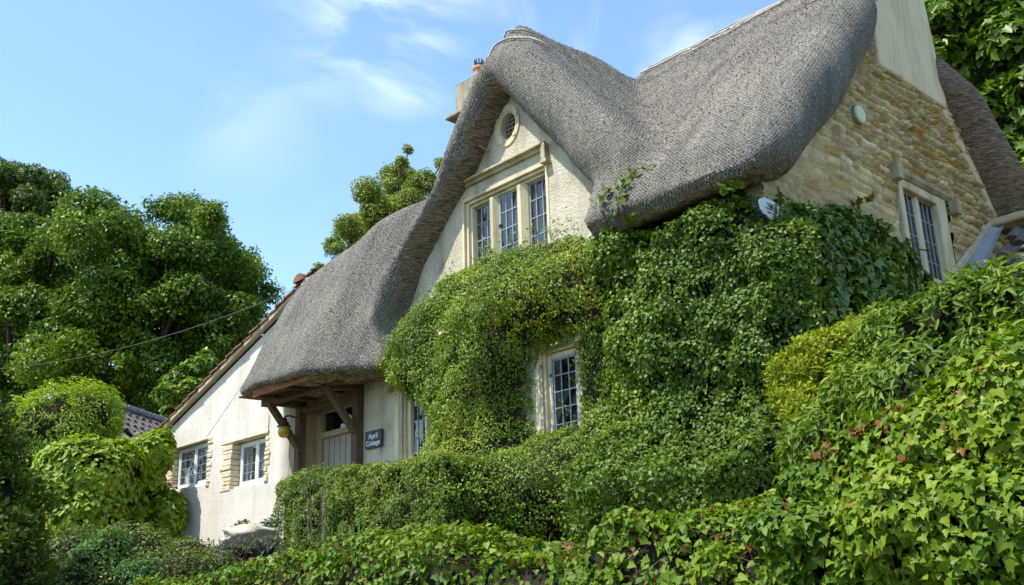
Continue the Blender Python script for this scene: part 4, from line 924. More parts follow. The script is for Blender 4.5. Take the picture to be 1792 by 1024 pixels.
# ================================================================== foliage
def tpl(half, z_tip=-.06):
    """leaf from its right-hand outline (base..tip), folded on the midrib"""
    h = np.array(half, float); n = len(h); L_ = h.copy(); L_[:, 0] *= -1
    base = np.array([[0, h[0][1] if h[0][0] == 0 else .02, 0]]); V = [h[0]] + [p for p in h[1:-1]] + [h[-1]] + [p for p in L_[1:-1]]
    V = np.array(V); k = n - 2; fr = [0] + list(range(1, n - 1)) + [n - 1]; fl_ = [0, n - 1] + [n + j for j in range(k)][::-1]
    return V, [fr, fl_]
T = {
    'oval': tpl([(0, 0, 0), (.27, .38, .07), (0, 1, -.08)]),
    'round': tpl([(0, 0, 0), (.36, .2, .06), (.34, .62, .07), (0, 1, -.10)]),
    'heart': tpl([(0, .08, 0), (.30, -.04, .05), (.46, .22, .09), (.30, .62, .05), (0, 1, -.12)]),
    'ivy': tpl([(0, .08, 0), (.28, -.05, .04), (.54, .26, .12), (.28, .46, .05), (.24, .62, .03), (0, 1, -.12)]),
    'lance': tpl([(0, 0, 0), (.15, .3, .06), (.12, .65, .03), (0, 1, -.16)]),
    'maple': tpl([(0, .05, 0), (.30, -.10, .03), (.24, .16, .04), (.62, .34, .08), (.30, .44, .04), (.26, .66, .03), (0, 1, -.10)]),
    'blade': tpl([(0, 0, 0), (.045, .3, .02), (.035, .75, .0), (0, 1, -.12)]),
    'spray': (np.array([(0, 0, 0), (.05, .5, .0), (0, 1, -.05), (-.05, .5, 0), (.28, .62, .05), (.06, .28, 0), (-.28, .62, .05), (-.06, .28, 0), (.2, .95, .03), (-.2, .95, .03)], float), [[0, 1, 2, 3], [0, 5, 4], [0, 6, 7], [1, 8, 2], [3, 2, 9]]),
    'stick': (np.array([(-.011, 0, 0), (.011, 0, 0), (.006, 1, .03), (-.006, 1, .03)], float), [[0, 1, 2, 3]]),
}
def unit(a): return a / (np.linalg.norm(a, axis=-1, keepdims=True) + 1e-9)
def leaves(name, parent, P, Nrm, size, kind, mat, up=.35, spread=.55, droop=.5, clump=.45, cf=1.5, rnd=None, tipdir=None):
    P = np.asarray(P, float); n = len(P); V, F = T[kind]
    nr = unit(unit(Nrm) + np.array([0, 0, up]) + rng.normal(0, spread, (n, 3)))
    t = rng.normal(0, 1, (n, 3)) * .8 + np.array([0, 0, -droop * 1.6]) if tipdir is None else tipdir + rng.normal(0, .25, (n, 3))
    t = unit(t - nr * (t * nr).sum(1, keepdims=True)); s = np.cross(t, nr)
    size = np.broadcast_to(np.asarray(size, float), (n,))[:, None, None]
    W = (V[None, :, 0:1] * s[:, None] + V[None, :, 1:2] * t[:, None] + V[None, :, 2:3] * nr[:, None]) * size + P[:, None]
    k = len(V); me = bpy.data.meshes.new(name)
    flat = np.concatenate([np.array(f) for f in F]); tot = np.array([len(f) for f in F]); st = np.concatenate([[0], np.cumsum(tot)[:-1]])
    me.vertices.add(n * k); me.vertices.foreach_set('co', W.astype(np.float32).ravel())
    me.loops.add(n * len(flat)); me.loops.foreach_set('vertex_index', (flat[None] + np.arange(n)[:, None] * k).astype(np.int32).ravel())
    me.polygons.add(n * len(F)); me.polygons.foreach_set('loop_start', (st[None] + np.arange(n)[:, None] * len(flat)).astype(np.int32).ravel())
    me.update(calc_edges=True)
    if rnd is None: rnd = np.clip((1 - clump) * rng.random(n) + clump * np.clip((fbm(P, cf, 31, 2) - .5) * 1.9 + .5, 0, 1), 0, 1)
    a = me.attributes.new('rnd', 'FLOAT', 'POINT'); a.data.foreach_set('value', np.repeat(rnd, k).astype(np.float32))
    o = link_mesh(name, me, [mat], parent)
    if name in ('twigs', 'dead_leaves', 'shoots', 'blades', 'stalks') or name in ('roof_strand', 'upright_shoot') or (n > 100 and parent is not None): tag(o, kind='stuff')
    return o

def gaps(P, freq, thr, seed, leak=.12):                # loose growth: hollows where the leaves thin out
    P = np.asarray(P); return (fbm(P, freq, seed, 2) > thr) | (rng.random(len(P)) < leak)
# ---- creepers trained on a wall
def wall_creeper(root, outline, holes, plane, depthfn, n, size, kind, mat, edge=.16, taper=.4, lump=(1.5, .8), core=.5, seed=0, twigs=500, shoots=0, up=.25, spread=.55, droop=.5):
    O = np.array(outline); lo, hi = O.min(0) - .25, O.max(0) + .25
    def sd(A):
        P3 = np.c_[A, np.zeros(len(A))]
        d = poly_sdf(A, outline) - .10 + (fbm(P3, 2.4, seed + 3, 3) - .5) * 2 * edge
        for h in holes: d = np.maximum(d, -(poly_sdf(A, h) + (fbm(P3, 3.5, seed + 9, 2) - .5) * .12))
        return d
    def depth(A):
        P3 = np.c_[A, np.zeros(len(A))]; l = lump
        return depthfn(A[:, 0], A[:, 1]) * sstep(.02, taper, -sd(A)) ** .6 * (1 - l[1] / 2 + l[1] * fbm(P3, l[0], seed + 5, 3) * 1.15) + .16 * (fbm(P3, 4.6, seed + 6, 2) - .5) * sstep(.0, .3, -sd(A))
    def place(A, d):
        return np.c_[A[:, 0], YW - .02 - d, A[:, 1]] if plane == 'front' else np.c_[XG + .02 + d, A[:, 0], A[:, 1]]
    A = rng.uniform(lo, hi, (int(n * 2.6), 2)); s = sd(A); A = A[s < 0]; A = A[:n] if len(A) > n else A
    d = depth(A); e = .03; gx = (depth(A + (e, 0)) - d) / e; gz = (depth(A + (0, e)) - d) / e
    Nn_ = np.c_[-gx, -np.ones(len(A)), -gz] if plane == 'front' else np.c_[np.ones(len(A)), -gx, -gz]
    if plane == 'front': Nn_ = np.c_[gx * -1, -np.ones(len(A)), gz * -1]
    dd = d * rng.beta(4, 1.0, len(A)) + rng.normal(0, .02, len(A)); dd = np.maximum(dd, .01)
    PP = place(A, dd); gk = gaps(PP, 5.5, .40, seed + 2)
    leaves('foliage', root, PP[gk], Nn_[gk], (size[0] + (size[1] - size[0]) * rng.beta(1.3, 1.6, gk.sum())), kind, mat, up, spread, droop)
    h = .07; g0, g1 = np.arange(lo[0], hi[0], h), np.arange(lo[1], hi[1], h); G0, G1 = np.meshgrid(g0, g1, indexing='ij'); B = np.stack([G0, G1], -1).reshape(-1, 2)
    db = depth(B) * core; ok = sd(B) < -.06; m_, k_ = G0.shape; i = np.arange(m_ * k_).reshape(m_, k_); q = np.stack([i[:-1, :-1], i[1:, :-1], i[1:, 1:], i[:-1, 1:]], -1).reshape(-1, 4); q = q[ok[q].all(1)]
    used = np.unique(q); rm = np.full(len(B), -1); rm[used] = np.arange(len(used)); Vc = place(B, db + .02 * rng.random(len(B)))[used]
    stems = np_mesh('stems', Vc, rm[q], [M['stems']], root, True)  # solid sheet behind the leaves, its dark colour stands for the shaded inside
    k = rng.integers(0, len(A), twigs); leaves('twigs', root, place(A[k], d[k] * .75), Nn_[k], rng.uniform(.08, .24, twigs), 'stick', M['twig'], 0, .5, .1)
    if shoots:                                       # young shoots standing off the mass
        j = np.argsort(s[s < 0][:len(A)] if False else -sd(A))[: max(shoots * 6, 10)]; j = rng.choice(j, shoots)
        SP, SN = [], []
        for q0, nn in zip(place(A[j], d[j]), Nn_[j]):
            v = unit(unit(nn) * .5 + np.array([0, 0, .7]) + rng.normal(0, .5, 3)); ln = rng.uniform(.15, .42)
            for t in np.linspace(.1, 1, 11): SP.append(q0 + v * ln * t + np.array([0, 0, -.25 * ln * t * t]) + rng.normal(0, .012, 3)); SN.append(v + rng.normal(0, .5, 3))
        leaves('shoots', root, np.array(SP), np.array(SN), rng.uniform(size[0], size[1], len(SP)), kind, mat, .2, .7, .2)
    return A, d
fy = lambda pts, Y=YW - .25: [(onY(px_, py_, Y)[0], onY(px_, py_, Y)[2]) for px_, py_ in pts]
gy = lambda pts, X=XG + .15: [tuple(onX(px_, py_, X)[1:]) for px_, py_ in pts]

# climber left of and round the lower window
clA = thing('climbing_rose', 'fine leaved yellow-green climber under the tall gable window and round the lower window', 'climbing plant', (-9.4, YW - .3, FLOOR))
outA = fy([(672, 650), (684, 590), (712, 548), (752, 500), (792, 468), (842, 447), (900, 440), (955, 425), (1000, 410), (1060, 428), (1075, 620), (1075, 900), (1030, 960), (880, 975), (760, 965), (700, 900), (690, 850), (742, 790), (752, 742), (728, 700), (694, 690)])
holeA = [(LWX0 - .22, 1.94), (LWX0 - .26, 2.5), (LWX0 - .16, 2.92), (LWX1 + .05, 2.98), (LWX1 + .15, 2.88), (LWX1 + .15, 1.95)]
def dA(x, z):
    d = .30 + .18 * sstep(4.4, 3.4, z) + .85 * sstep(2.05, 1.25, z)
    near = np.exp(-(((x - (LWX1 + .55)) / .55) ** 2 + ((z - 2.4) / .8) ** 2)); d = d * (1 - .85 * near)
    d = d + .30 * np.exp(-(((x + 9.25) / .6) ** 2 + ((z - 2.6) / .9) ** 2)) + .18 * np.exp(-(((x + 8.2) / .8) ** 2 + ((z - 3.5) / .35) ** 2))
    return d
wall_creeper(clA, outA, [holeA], 'front', dA, 76000, (.026, .05), 'oval', M['leaf_jasmine'], .17, .45, (1.7, 1.0), .45, 1, 900, 130)
# broader leaved climber of the main wall
clB = thing('wall_creeper', 'dense mid-green creeper covering the wall under the thatch eave between lower window and corner', 'climbing plant', (-6.3, YW - .3, FLOOR))
outB = fy([(1030, 470), (1036, 425), (1055, 398), (1110, 388), (1160, 384), (1235, 350), (1262, 340), (1296, 345), (1330, 384), (1360, 396), (1392, 400), (1400, 480), (1398, 600), (1398, 800), (1385, 960), (1060, 960), (1045, 800), (1040, 600)])
def dB(x, z): return .22 * sstep(3.1, 3.75, z) * sstep(-4.9, -5.5, x) + (.30 + .14 * sstep(3.6, 2.6, z) + .70 * sstep(1.95, 1.1, z)) * (1 - .75 * np.exp(-(((x - (LWX1 + .55)) / .5) ** 2 + ((z - 2.4) / .8) ** 2)))
wall_creeper(clB, outB, [holeA], 'front', dB, 88000, (.025, .056), 'round', M['leaf_climber'], .13, .4, (1.9, 1.0), .45, 40, 900, 90)
# ivy round the corner and up the gable
clC = thing('gable_ivy', 'dark green ivy on the corner and rubble gable below the small upper window', 'ivy', (XG + .1, 9.4, FLOOR))
outC = gy([(1352, 395), (1372, 372), (1420, 366), (1470, 366), (1520, 372), (1556, 402), (1592, 440), (1622, 482), (1630, 510), (1610, 560), (1590, 640), (1560, 760), (1380, 760), (1372, 600), (1356, 520)])
bare = gy([(1382, 560), (1392, 535), (1412, 560), (1418, 600), (1396, 618), (1380, 600)])
wall_creeper(clC, outC, [bare], 'gable', lambda y, z: .20 + .10 * sstep(3.6, 2.4, z) + .22 * np.exp(-((y - 9.6) / .7) ** 2 - ((z - 3.1) / .5) ** 2), 15000, (.06, .105), 'ivy', M['leaf_ivydark'], .10, .3, (1.8, .9), .4, 70, 200, 26, .25, .4, .9)
# strands climbing over the thatch
stp = [[(1070, 400), (1068, 360), (1075, 335)], [(1085, 400), (1100, 330), (1112, 292), (1140, 280)], [(1120, 395), (1100, 350), (1095, 318)], [(1270, 350), (1262, 362), (1290, 345)], [(1040, 420), (1030, 398), (1010, 380), (990, 398)]]
SP, SN = [], []
for st in stp[:4]:
    Q = snap(np.array([onY(px_, py_, 7.75) for px_, py_ in st]), .03); pts = [Q[0] + (Q[min(i + 1, len(Q) - 1)] - Q[i]) * 0 for i in range(1)]
    Lp = []
    for a_, b_ in zip(Q[:-1], Q[1:]): Lp += [a_ + (b_ - a_) * t for t in np.linspace(0, 1, 6)[:-1]]
    Lp = snap(np.array(Lp + [Q[-1]]), .035); MB().tube(Lp, .006, 5).build('strand_stem', [M['twig']], clB)
    for q0 in Lp[1:]:
        for _ in range(2): SP.append(q0 + rng.normal(0, .035, 3)); SN.append(tgrad(q0)[0])
leaves('roof_strand', clB, np.array(SP), np.array(SN), rng.uniform(.05, .09, len(SP)), 'heart', M['leaf_climber'], .2, .4, .4)
# taller shoots in front of the upper window wall
SP, SN = [], []
for x0, z0, hgt in [(onY(px_, py_, 7.9)[0], onY(px_, py_, 7.9)[2], h_) for px_, py_, h_ in ((985, 418, .22), (998, 414, .28), (872, 445, .25), (905, 440, .22), (945, 432, .2), (850, 455, .18), (1010, 420, .2), (930, 435, .26))]:
    v = np.array([rng.normal(0, .25), -.1, 1.0])
    for t in np.linspace(0, 1, 14): SP.append(np.array([x0, 7.85, z0 - .1]) + v * (hgt + .1) * t + rng.normal(0, .02, 3)); SN.append(rng.normal(0, 1, 3))
leaves('upright_shoot', clA, np.array(SP), np.array(SN), rng.uniform(.035, .06, len(SP)), 'oval', M['leaf_jasmine'], .4, .5, .2)
# blooms and hips
def flower(name, label, p, r, mat, parent=None):
    t = thing(name, label, 'flower', tuple(p)) if parent is None else parent
    n = 26; d = unit(rng.normal(0, 1, (n, 3)) + np.array([.2, -.5, .5])); leaves('petals' if parent is None else name, t, np.array(p) + d * r * .35, d, rng.uniform(.7, 1.1, n) * r, 'round', mat, .1, .3, -.2)
    return t
fp = onY(774, 583, 7.72); flower('rose', 'single pale pink rose bloom in the climber left of the lower window', fp, .05, M['petal'])

# ---- clipped hedge in front of the porch
hd = thing('hedge', 'clipped box hedge with rounded top in front of the cottage porch', 'hedge', (-10.0, 6.9, FLOOR))
hx0, hx1, hy0, hy1, hz0 = onY(503, 900, 6.75)[0], -8.1, 6.5, 7.25, .1
def hedge_pts(n):
    P = []; Nn_ = []
    ht = lambda x: 1.66 - .03 * (x - hx0) + .06 * (fbm(np.c_[x, 0 * x, 0 * x], .8, 4, 2) - .5)
    k = int(n * .62); x = rng.uniform(hx0, hx1, k); z = rng.uniform(hz0, 1, k) ** .9; z = hz0 + (ht(x) - hz0) * z; P.append(np.c_[x, np.full(k, hy0), z]); Nn_.append(np.tile((0, -1., .1), (k, 1)))
    k = int(n * .22); x = rng.uniform(hx0, hx1, k); P.append(np.c_[x, rng.uniform(hy0, hy1, k), ht(x)]); Nn_.append(np.tile((0, -.1, 1.), (k, 1)))
    k = n - int(n * .84); y = rng.uniform(hy0, hy1 + .4, k); e_ = rng.random(k) < .6; xe2 = np.where(e_, hx1, hx0); P.append(np.c_[xe2, y, hz0 + (ht(xe2) - hz0) * rng.random(k)]); Nn_.append(np.where(e_[:, None], np.array([1., 0, .1]), np.array([-1., 0, .1])))
    P, Nn_ = np.concatenate(P), np.concatenate(Nn_)
    tz = ht(P[:, 0]); r = .16                          # round the shoulders
    ey = np.maximum(0, (hy0 + r) - P[:, 1]); ez = np.maximum(0, P[:, 2] - (tz - r)); ex = np.maximum(0, (hx0 + r) - P[:, 0]) - np.maximum(0, P[:, 0] - (hx1 - r))
    L_ = np.sqrt(ey ** 2 + ez ** 2 + ex ** 2); f = np.where(L_ > r, (L_ - r) / (L_ + 1e-9), 0)[:, None]; vec = np.c_[-ex, -ey, ez]; P = P - vec * f; Nn_ = np.where(L_[:, None] > r * .8, unit(vec), Nn_)
    return P, Nn_
P, Nh = hedge_pts(60000); lum = (fbm(P, 2.4, 61, 3) - .5) * .26 + (fbm(P, 8, 62, 2) - .5) * .12; P = P + Nh * (lum[:, None] - .05 * rng.random((len(P), 1)) ** 2 * 2); gk = gaps(P, 8, .40, 63); P, Nh = P[gk], Nh[gk]
leaves('foliage', hd, P, Nh, rng.uniform(.022, .042, len(P)), 'oval', M['leaf_hedge'], .35, .6, .3)
MB().box((hx0 + .13, hy0 + .13, hz0), (hx1 - .14, hy1, 1.46)).build('stems', [M['stems']], hd)  # plain box core, shade of the hedge's inside put into its colour
k = rng.integers(0, len(P), 500); leaves('twigs', hd, P[k], Nh[k], rng.uniform(.08, .2, 500), 'stick', M['twig'], 0, .6, .1)

# ---- shrubs made of leaf shells over a solid core coloured like shaded stems
ICO = None
def ico():
    global ICO
    if ICO is None:
        bm = bmesh.new(); bmesh.ops.create_icosphere(bm, subdivisions=3, radius=1); ICO = (np.array([v.co[:] for v in bm.verts]), np.array([[v.index for v in f.verts] for f in bm.faces])); bm.free()
    return ICO
def blobs(root, B, n, size, kind, mat, lump=(2.2, .35), shell=.22, core=.74, up=.35, spread=.55, droop=.5, tip=None, twigs=150, cut=None, seed=0):
    B = [(np.array(c, float), np.array(r if hasattr(r, '__len__') else (r, r, r), float)) for c, r in B]
    w = np.array([(r[0] * r[1] + r[1] * r[2] + r[0] * r[2]) for _, r in B]); w /= w.sum(); Ps, Ns = [], []
    for (c, r), ww_ in zip(B, w):
        k = int(n * ww_); d = unit(rng.normal(0, 1, (k, 3))); lum = 1 + (fbm(d * r + c, lump[0], seed + 7, 3) - .5) * 2 * lump[1]
        hf = .35 / max(np.mean(size), .02); sm = np.mean(size) / np.mean(r); q = c + d * r * ((lum + (fbm(d * r + c, hf, seed + 8, 2) - .5) * 2.4 * sm + sm * 1.2 * (rng.random(k) > .93) * rng.random(k)) * (1 - shell * rng.random(k) ** 1.6))[:, None]; Ps.append(q); Ns.append(unit(d / r))
    P, Nn_ = np.concatenate(Ps), np.concatenate(Ns); ins = np.zeros(len(P), bool)
    for c, r in B: ins |= (((P - c) / r) ** 2).sum(1) < .62 ** 2
    ok = ~ins & gaps(P, .30 / max(np.mean(size), .02), .41, seed + 11) & (P[:, 2] > (cut if cut is not None else -9)); P, Nn_ = P[ok], Nn_[ok]
    fo = leaves('foliage', root, P, Nn_, rng.uniform(*size, len(P)), kind, mat, up, spread, droop, tipdir=None if tip is None else Nn_ * tip[0] + np.array([0, 0, tip[1]]))
    V, F = ico(); VV = np.concatenate([c + V * r * core * (1 + (noise(V * r + c, 2, 3)[:, None] - .5) * .3) for c, r in B]); FF = np.concatenate([F + i * len(V) for i in range(len(B))])
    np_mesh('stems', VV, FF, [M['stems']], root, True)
    if twigs:
        k = rng.integers(0, len(P), twigs); leaves('twigs', root, P[k] - Nn_[k] * .05, Nn_[k], rng.uniform(.05, .15, twigs) * (np.mean(size) / .05) ** .5, 'stick', M['twig'], 0, .6, .1)
    return P, Nn_
def bl(px_, py_, D, rpx, rpy=None, dep=1.0):           # a leaf mass of a given size standing at a distance D down the garden
    c = far(px_, py_, D); k = np.linalg.norm(c) / FPX; rpy = rpy or rpx
    return (c, (rpx * k * dep, rpx * k * dep, rpy * k))

# ---- ivy on the garden bank along the lane
iv = thing('bank_ivy', 'bright glossy ivy with brown dead leaves over the low bank wall along the lane', 'ivy', (-4.5, 4.2, -1.6))
def bank_top(x):
    xs = np.array([-14, -10.2, -8.6, -7.6, -6.6, -5.6, -4.9, -4.3, -3.5, -3.0, -2.62, -2.35, -2.1, -1.7, -1.2, -.4, .6])
    zs = np.array([.16, .22, .30, .42, .47, .42, .37, .33, .40, .42, .48, .66, .74, .80, .86, .95, 1.0])
    return np.interp(x, xs, zs) + .10 * (fbm(np.c_[x, 0 * x, 0 * x], 1.3, 77, 3) - .5)
def bank(n):
    x = np.concatenate([rng.uniform(-10.5, 1.2, int(n * .75)), rng.uniform(-4.0, -.8, n - int(n * .75))]); n = len(x); s = rng.uniform(0, 1, n); zt = bank_top(x); zb = -1.0
    y0b = 4.0 + .06 * (x + 5) * 0
    Lf, Lt = zt - zb, np.full(n, 1.5); tot = Lf + Lt; u = s * tot; face = u < Lf
    y = np.where(face, y0b, y0b + .12 + (u - Lf) * .95); z = np.where(face, zb + u, zt - .0 + .02 * (u - Lf))
    r = .22; sh = sstep(-r, 0, z - zt + .12) * face; y = y + .10 * sh
    Nn_ = np.where(face[:, None], np.array([0, -1., .25]), np.array([0, -.25, 1.])); P = np.c_[x, y, z]
    lum = (fbm(P * (1, .6, 1), 1.9, 81, 3) - .5) * .46 + (fbm(P, 7, 82, 2) - .5) * .14
    return P + unit(Nn_) * (lum - .10 * rng.random(n) ** 2)[:, None], Nn_
P, Nb = bank(100000)
patch = sstep(.56, .66, fbm(P, 1.7, 91, 3) + .16 * np.exp(-((P[:, 0] + 4.5) / .8) ** 2) * (P[:, 2] < .36) - .03); dead = rng.random(len(P)) < (.06 + .62 * patch)
keep = ~(dead & (rng.random(len(P)) < .25)) & gaps(P, 6.0, .44, 64, .14)
g = ~dead & keep
for kd, sel in (('ivy', rng.random(len(P)) < .5), ('heart', None)):
    pick = g & sel if sel is not None else g & ~ivy_half
    ivy_half = sel if sel is not None else None
    leaves('foliage' if kd == 'ivy' else 'young_foliage', iv, P[pick], Nb[pick], (.022 + .038 * rng.beta(1.4, 1.5, pick.sum())), kd, M['leaf_ivy'], .3, .6, .75, .4, 2.0)
g = dead & keep; leaves('dead_leaves', iv, P[g] - unit(Nb[g]) * .01, Nb[g], rng.uniform(.025, .05, g.sum()), 'ivy', M['leaf_dead'], .2, .8, .8)
k = rng.integers(0, len(P), 2600); leaves('twigs', iv, P[k] - unit(Nb[k]) * .04, Nb[k], rng.uniform(.06, .18, 2600), 'stick', M['twig'], 0, .6, .1)
xs = np.arange(-14, 1.2, .08); zt = bank_top(xs); prof = [(4.14, -1.7, 0), (4.12, -.9, 0), (4.12, None, -.30), (4.2, None, -.14), (4.45, None, -.10), (5.7, None, -.08), (5.9, -.1, 0)]
V = np.array([(x, y + .04 * rng.random(), (z if z is not None else t + dz)) for x, t in zip(xs, zt) for y, z, dz in prof]); m = len(prof); i = np.arange(len(xs) * m).reshape(-1, m)
np_mesh('stems', V, np.stack([i[:-1, :-1], i[1:, :-1], i[1:, 1:], i[:-1, 1:]], -1).reshape(-1, 4), [M['stems']], iv, True)  # continuous sheet under the ivy, coloured dark for the shade between leaves

# ---- shrubs on the bank at the right
gc = thing('golden_conifer', 'feathery golden-green conifer shrub against the ivy at the corner of the cottage', 'shrub', (-2.9, 5.0, .2))
blobs(gc, [bl(1395, 665, 5.85, 46, 50), bl(1440, 625, 5.9, 50, 40), bl(1500, 590, 5.95, 44, 36), bl(1420, 720, 5.75, 46, 40), bl(1500, 660, 5.95, 70, 60), bl(1380, 700, 5.8, 34, 30)], 26000, (.022, .055), 'spray', M['leaf_gold'], (4, .8), .55, .5, .2, .6, 0, (1.0, .5), 160)
bu = thing('garden_bush', 'glossy green bush with pointed leaves below the lean-to roof at right', 'shrub', (-1.8, 5.0, .2))
blobs(bu, [bl(1590, 610, 5.4, 80, 75), bl(1690, 560, 5.3, 90, 70), bl(1790, 540, 5.2, 85, 78), bl(1540, 690, 5.4, 80, 75), bl(1650, 700, 5.2, 120, 105), bl(1800, 690, 5.1, 130, 130), bl(1465, 790, 5.45, 85, 78), bl(1560, 830, 5.2, 100, 85)], 20000, (.04, .078), 'lance', M['leaf_bush'], (2.6, .38), .25, .70, .35, .5, .6, (.8, -.15), 260)
im = thing('ivy_mound', 'mound of large glossy ivy leaves climbing over the bush in the lower right corner', 'ivy', (-1.6, 4.3, -.4))
blobs(im, [bl(1480, 860, 4.95, 105, 70), bl(1580, 830, 4.8, 110, 95), bl(1690, 800, 4.6, 130, 120), bl(1800, 760, 4.5, 140, 150), bl(1640, 930, 4.5, 150, 110), bl(1800, 930, 4.35, 150, 130), bl(1420, 930, 4.9, 110, 60)], 36000, (.022, .054), 'ivy', M['leaf_ivy'], (2.2, .34), .26, .76, .22, .5, .8, None, 160)

# ---- the left-hand group
lj = thing('lime_creeper', 'lime-green large leaved creeper on the left end of the white wing beside its window', 'climbing plant', (-19.3, 8.0, .7))
blobs(lj, [bl(262, 795, 19.5, 42, 44), bl(252, 845, 19.5, 36, 50), bl(285, 905, 19.4, 34, 45), bl(240, 915, 19.4, 45, 45), bl(285, 778, 19.6, 18, 26)], 15000, (.065, .115), 'heart', M['leaf_lime'], (1.2, .32), .25, .70, .4, .4, .8, None, 60)
lk = thing('round_bush', 'rounded bush of broad light-green leaves in tiers left of the white wing', 'shrub', (-20.5, 6.8, .6))
blobs(lk, [bl(150, 835, 18.8, 78, 60), bl(140, 905, 18.6, 66, 55), bl(205, 830, 18.9, 42, 52)], 16000, (.065, .12), 'heart', M['leaf_lime'], (1.3, .26), .2, .76, .45, .3, .8, None, 60)
ll = thing('yellow_shrub', 'tall yellow-green fine leaved shrub in front of the grey tiled outbuilding', 'shrub', (-22, 7.2, .6))
blobs(ll, [bl(105, 760, 20.8, 92, 82), bl(150, 730, 20.6, 52, 46), bl(70, 830, 20.6, 58, 90), bl(110, 718, 20.8, 38, 34)], 30000, (.055, .11), 'lance', M['leaf_acer'], (1.3, .5), .35, .7, .8, .5, .5, (.8, -.1), 120)
lm = thing('dark_conifer', 'dark conifer with rusty brown inner sprays at the left edge of the garden', 'conifer', tuple(far(-10, 1010, 12) * (1, 1, 0) + np.array([0, 0, .2])))
blobs(lm, [bl(-45, 800, 12.0, 72, 80), bl(-40, 900, 11.8, 88, 95), bl(-30, 1000, 11.6, 90, 100), bl(-60, 740, 12.2, 48, 60)], 21000, (.06, .13), 'spray', M['leaf_conifer'], (2.2, .42), .38, .66, .1, .8, .2, (1, .3), 200)
lo_ = thing('cotoneaster', 'low arching mound of tiny dark leaves under the white wing wall', 'shrub', tuple(far(230, 1020, 13.5) * (1, 1, 0) + np.array([0, 0, .2])))
blobs(lo_, [bl(130, 985, 13.6, 70, 55), bl(230, 975, 13.8, 80, 55), bl(325, 978, 14.0, 65, 38), bl(390, 985, 14.2, 45, 32), bl(300, 1015, 13.0, 110, 50), bl(150, 1030, 12.8, 100, 50)], 30000, (.03, .055), 'oval', M['leaf_coto'], (2.2, .40), .3, .7, .3, .6, .3, None, 420)
lf = thing('ferny_plant', 'pale blue-green ferny plant in the dark low shrubs at lower left', 'plant', tuple(far(190, 1020, 12.4) * (1, 1, 0) + np.array([0, 0, .2])))
blobs(lf, [bl(165, 985, 12.6, 38, 30), bl(195, 955, 12.8, 30, 24), bl(240, 1010, 12.3, 36, 26)], 5200, (.04, .08), 'lance', M['leaf_fern'], (3, .4), .3, .6, .3, .5, .4, (.9, .1), 0)
lv = thing('lavender', 'grey dry lavender clump in front of the pale stone beside the hedge', 'plant', tuple(far(440, 975, 13.4) * (1, 1, 0) + np.array([0, 0, .3])))
blobs(lv, [bl(425, 972, 13.4, 36, 13), bl(462, 966, 13.4, 30, 12)], 3800, (.10, .2), 'blade', M['leaf_lavender'], (3, .3), .3, .5, .1, .6, 0, (.5, 1.2), 60)
rk = thing('boulder', 'flat pale limestone boulder at the foot of the white wing corner', 'rock', tuple(far(440, 945, 14.6)))
V, F = ico(); c = far(440, 938, 14.6); Vr = V * (1 + (noise(V, 1.9, 5)[:, None] - .5) * .9 + (noise(V, 5.5, 6)[:, None] - .5) * .35); np_mesh('rock_body', c + Vr * (.42, .42, .13), F, [M['rock']], rk, False)
rp_ = thing('rose_bush', 'small rose bush with one bright pink bloom against the white wing wall', 'plant', tuple(far(425, 945, 15.2)))
blobs(rp_, [bl(425, 925, 15.2, 16, 14), bl(412, 938, 15.2, 10, 14)], 260, (.035, .07), 'round', M['leaf_hedge'], (3, .4), .5, .3, .3, .6, .3, None, 20)
flower('bloom', '', far(416, 922, 15.1), .06, M['pink_petal'], rp_)
bp_ = thing('columbine', 'grey-green leafy plant with thin stems at the corner of the white wing', 'plant', tuple(far(470, 950, 14.9)))
blobs(bp_, [bl(474, 920, 14.9, 11, 11), bl(462, 928, 14.9, 9, 9), bl(476, 936, 14.9, 8, 8)], 330, (.04, .075), 'round', M['leaf_blue'], (3, .3), .6, .25, .3, .5, .3, None, 20)
for (px_, py_, hgt, D_, nb, lab) in ((590, 968, 62, 9.6, 7, 'tuft of sword shaped green blades at the left end of the clipped hedge'), (895, 975, 46, 7.4, 6, 'tuft of upright blades standing between bank ivy and creeper')):
    b0_ = far(px_, py_, D_); tu = thing('iris_tuft', lab, 'plant', tuple(b0_)); k = np.linalg.norm(b0_) / FPX
    Pn = b0_ + rng.normal(0, 1, (nb * 2, 3)) * (.09, .09, .0); leaves('blades', tu, Pn, rng.normal(0, 1, (nb * 2, 3)) * (1, 1, .1), rng.uniform(.5, 1.1, nb * 2) * hgt * k, 'blade', M['leaf_iris'], 0, .1, 0, tipdir=np.array([0, 0, 1.6]) + rng.normal(0, .35, (nb * 2, 3)))
SP = [far(558, 948, 9.8) + np.array([rng.normal(0, .06), rng.normal(0, .06), 0]) for _ in range(10)]
gs = thing('seed_grass', 'pale seeded grass stalks rising past the left end of the hedge', 'plant', tuple(far(558, 948, 9.8)))
leaves('stalks', gs, np.array(SP), rng.normal(0, 1, (10, 3)) * (1, 1, .1), rng.uniform(.4, .72, 10), 'stick', M['twig'], 0, .05, 0, tipdir=np.array([0, 0, 3.]))

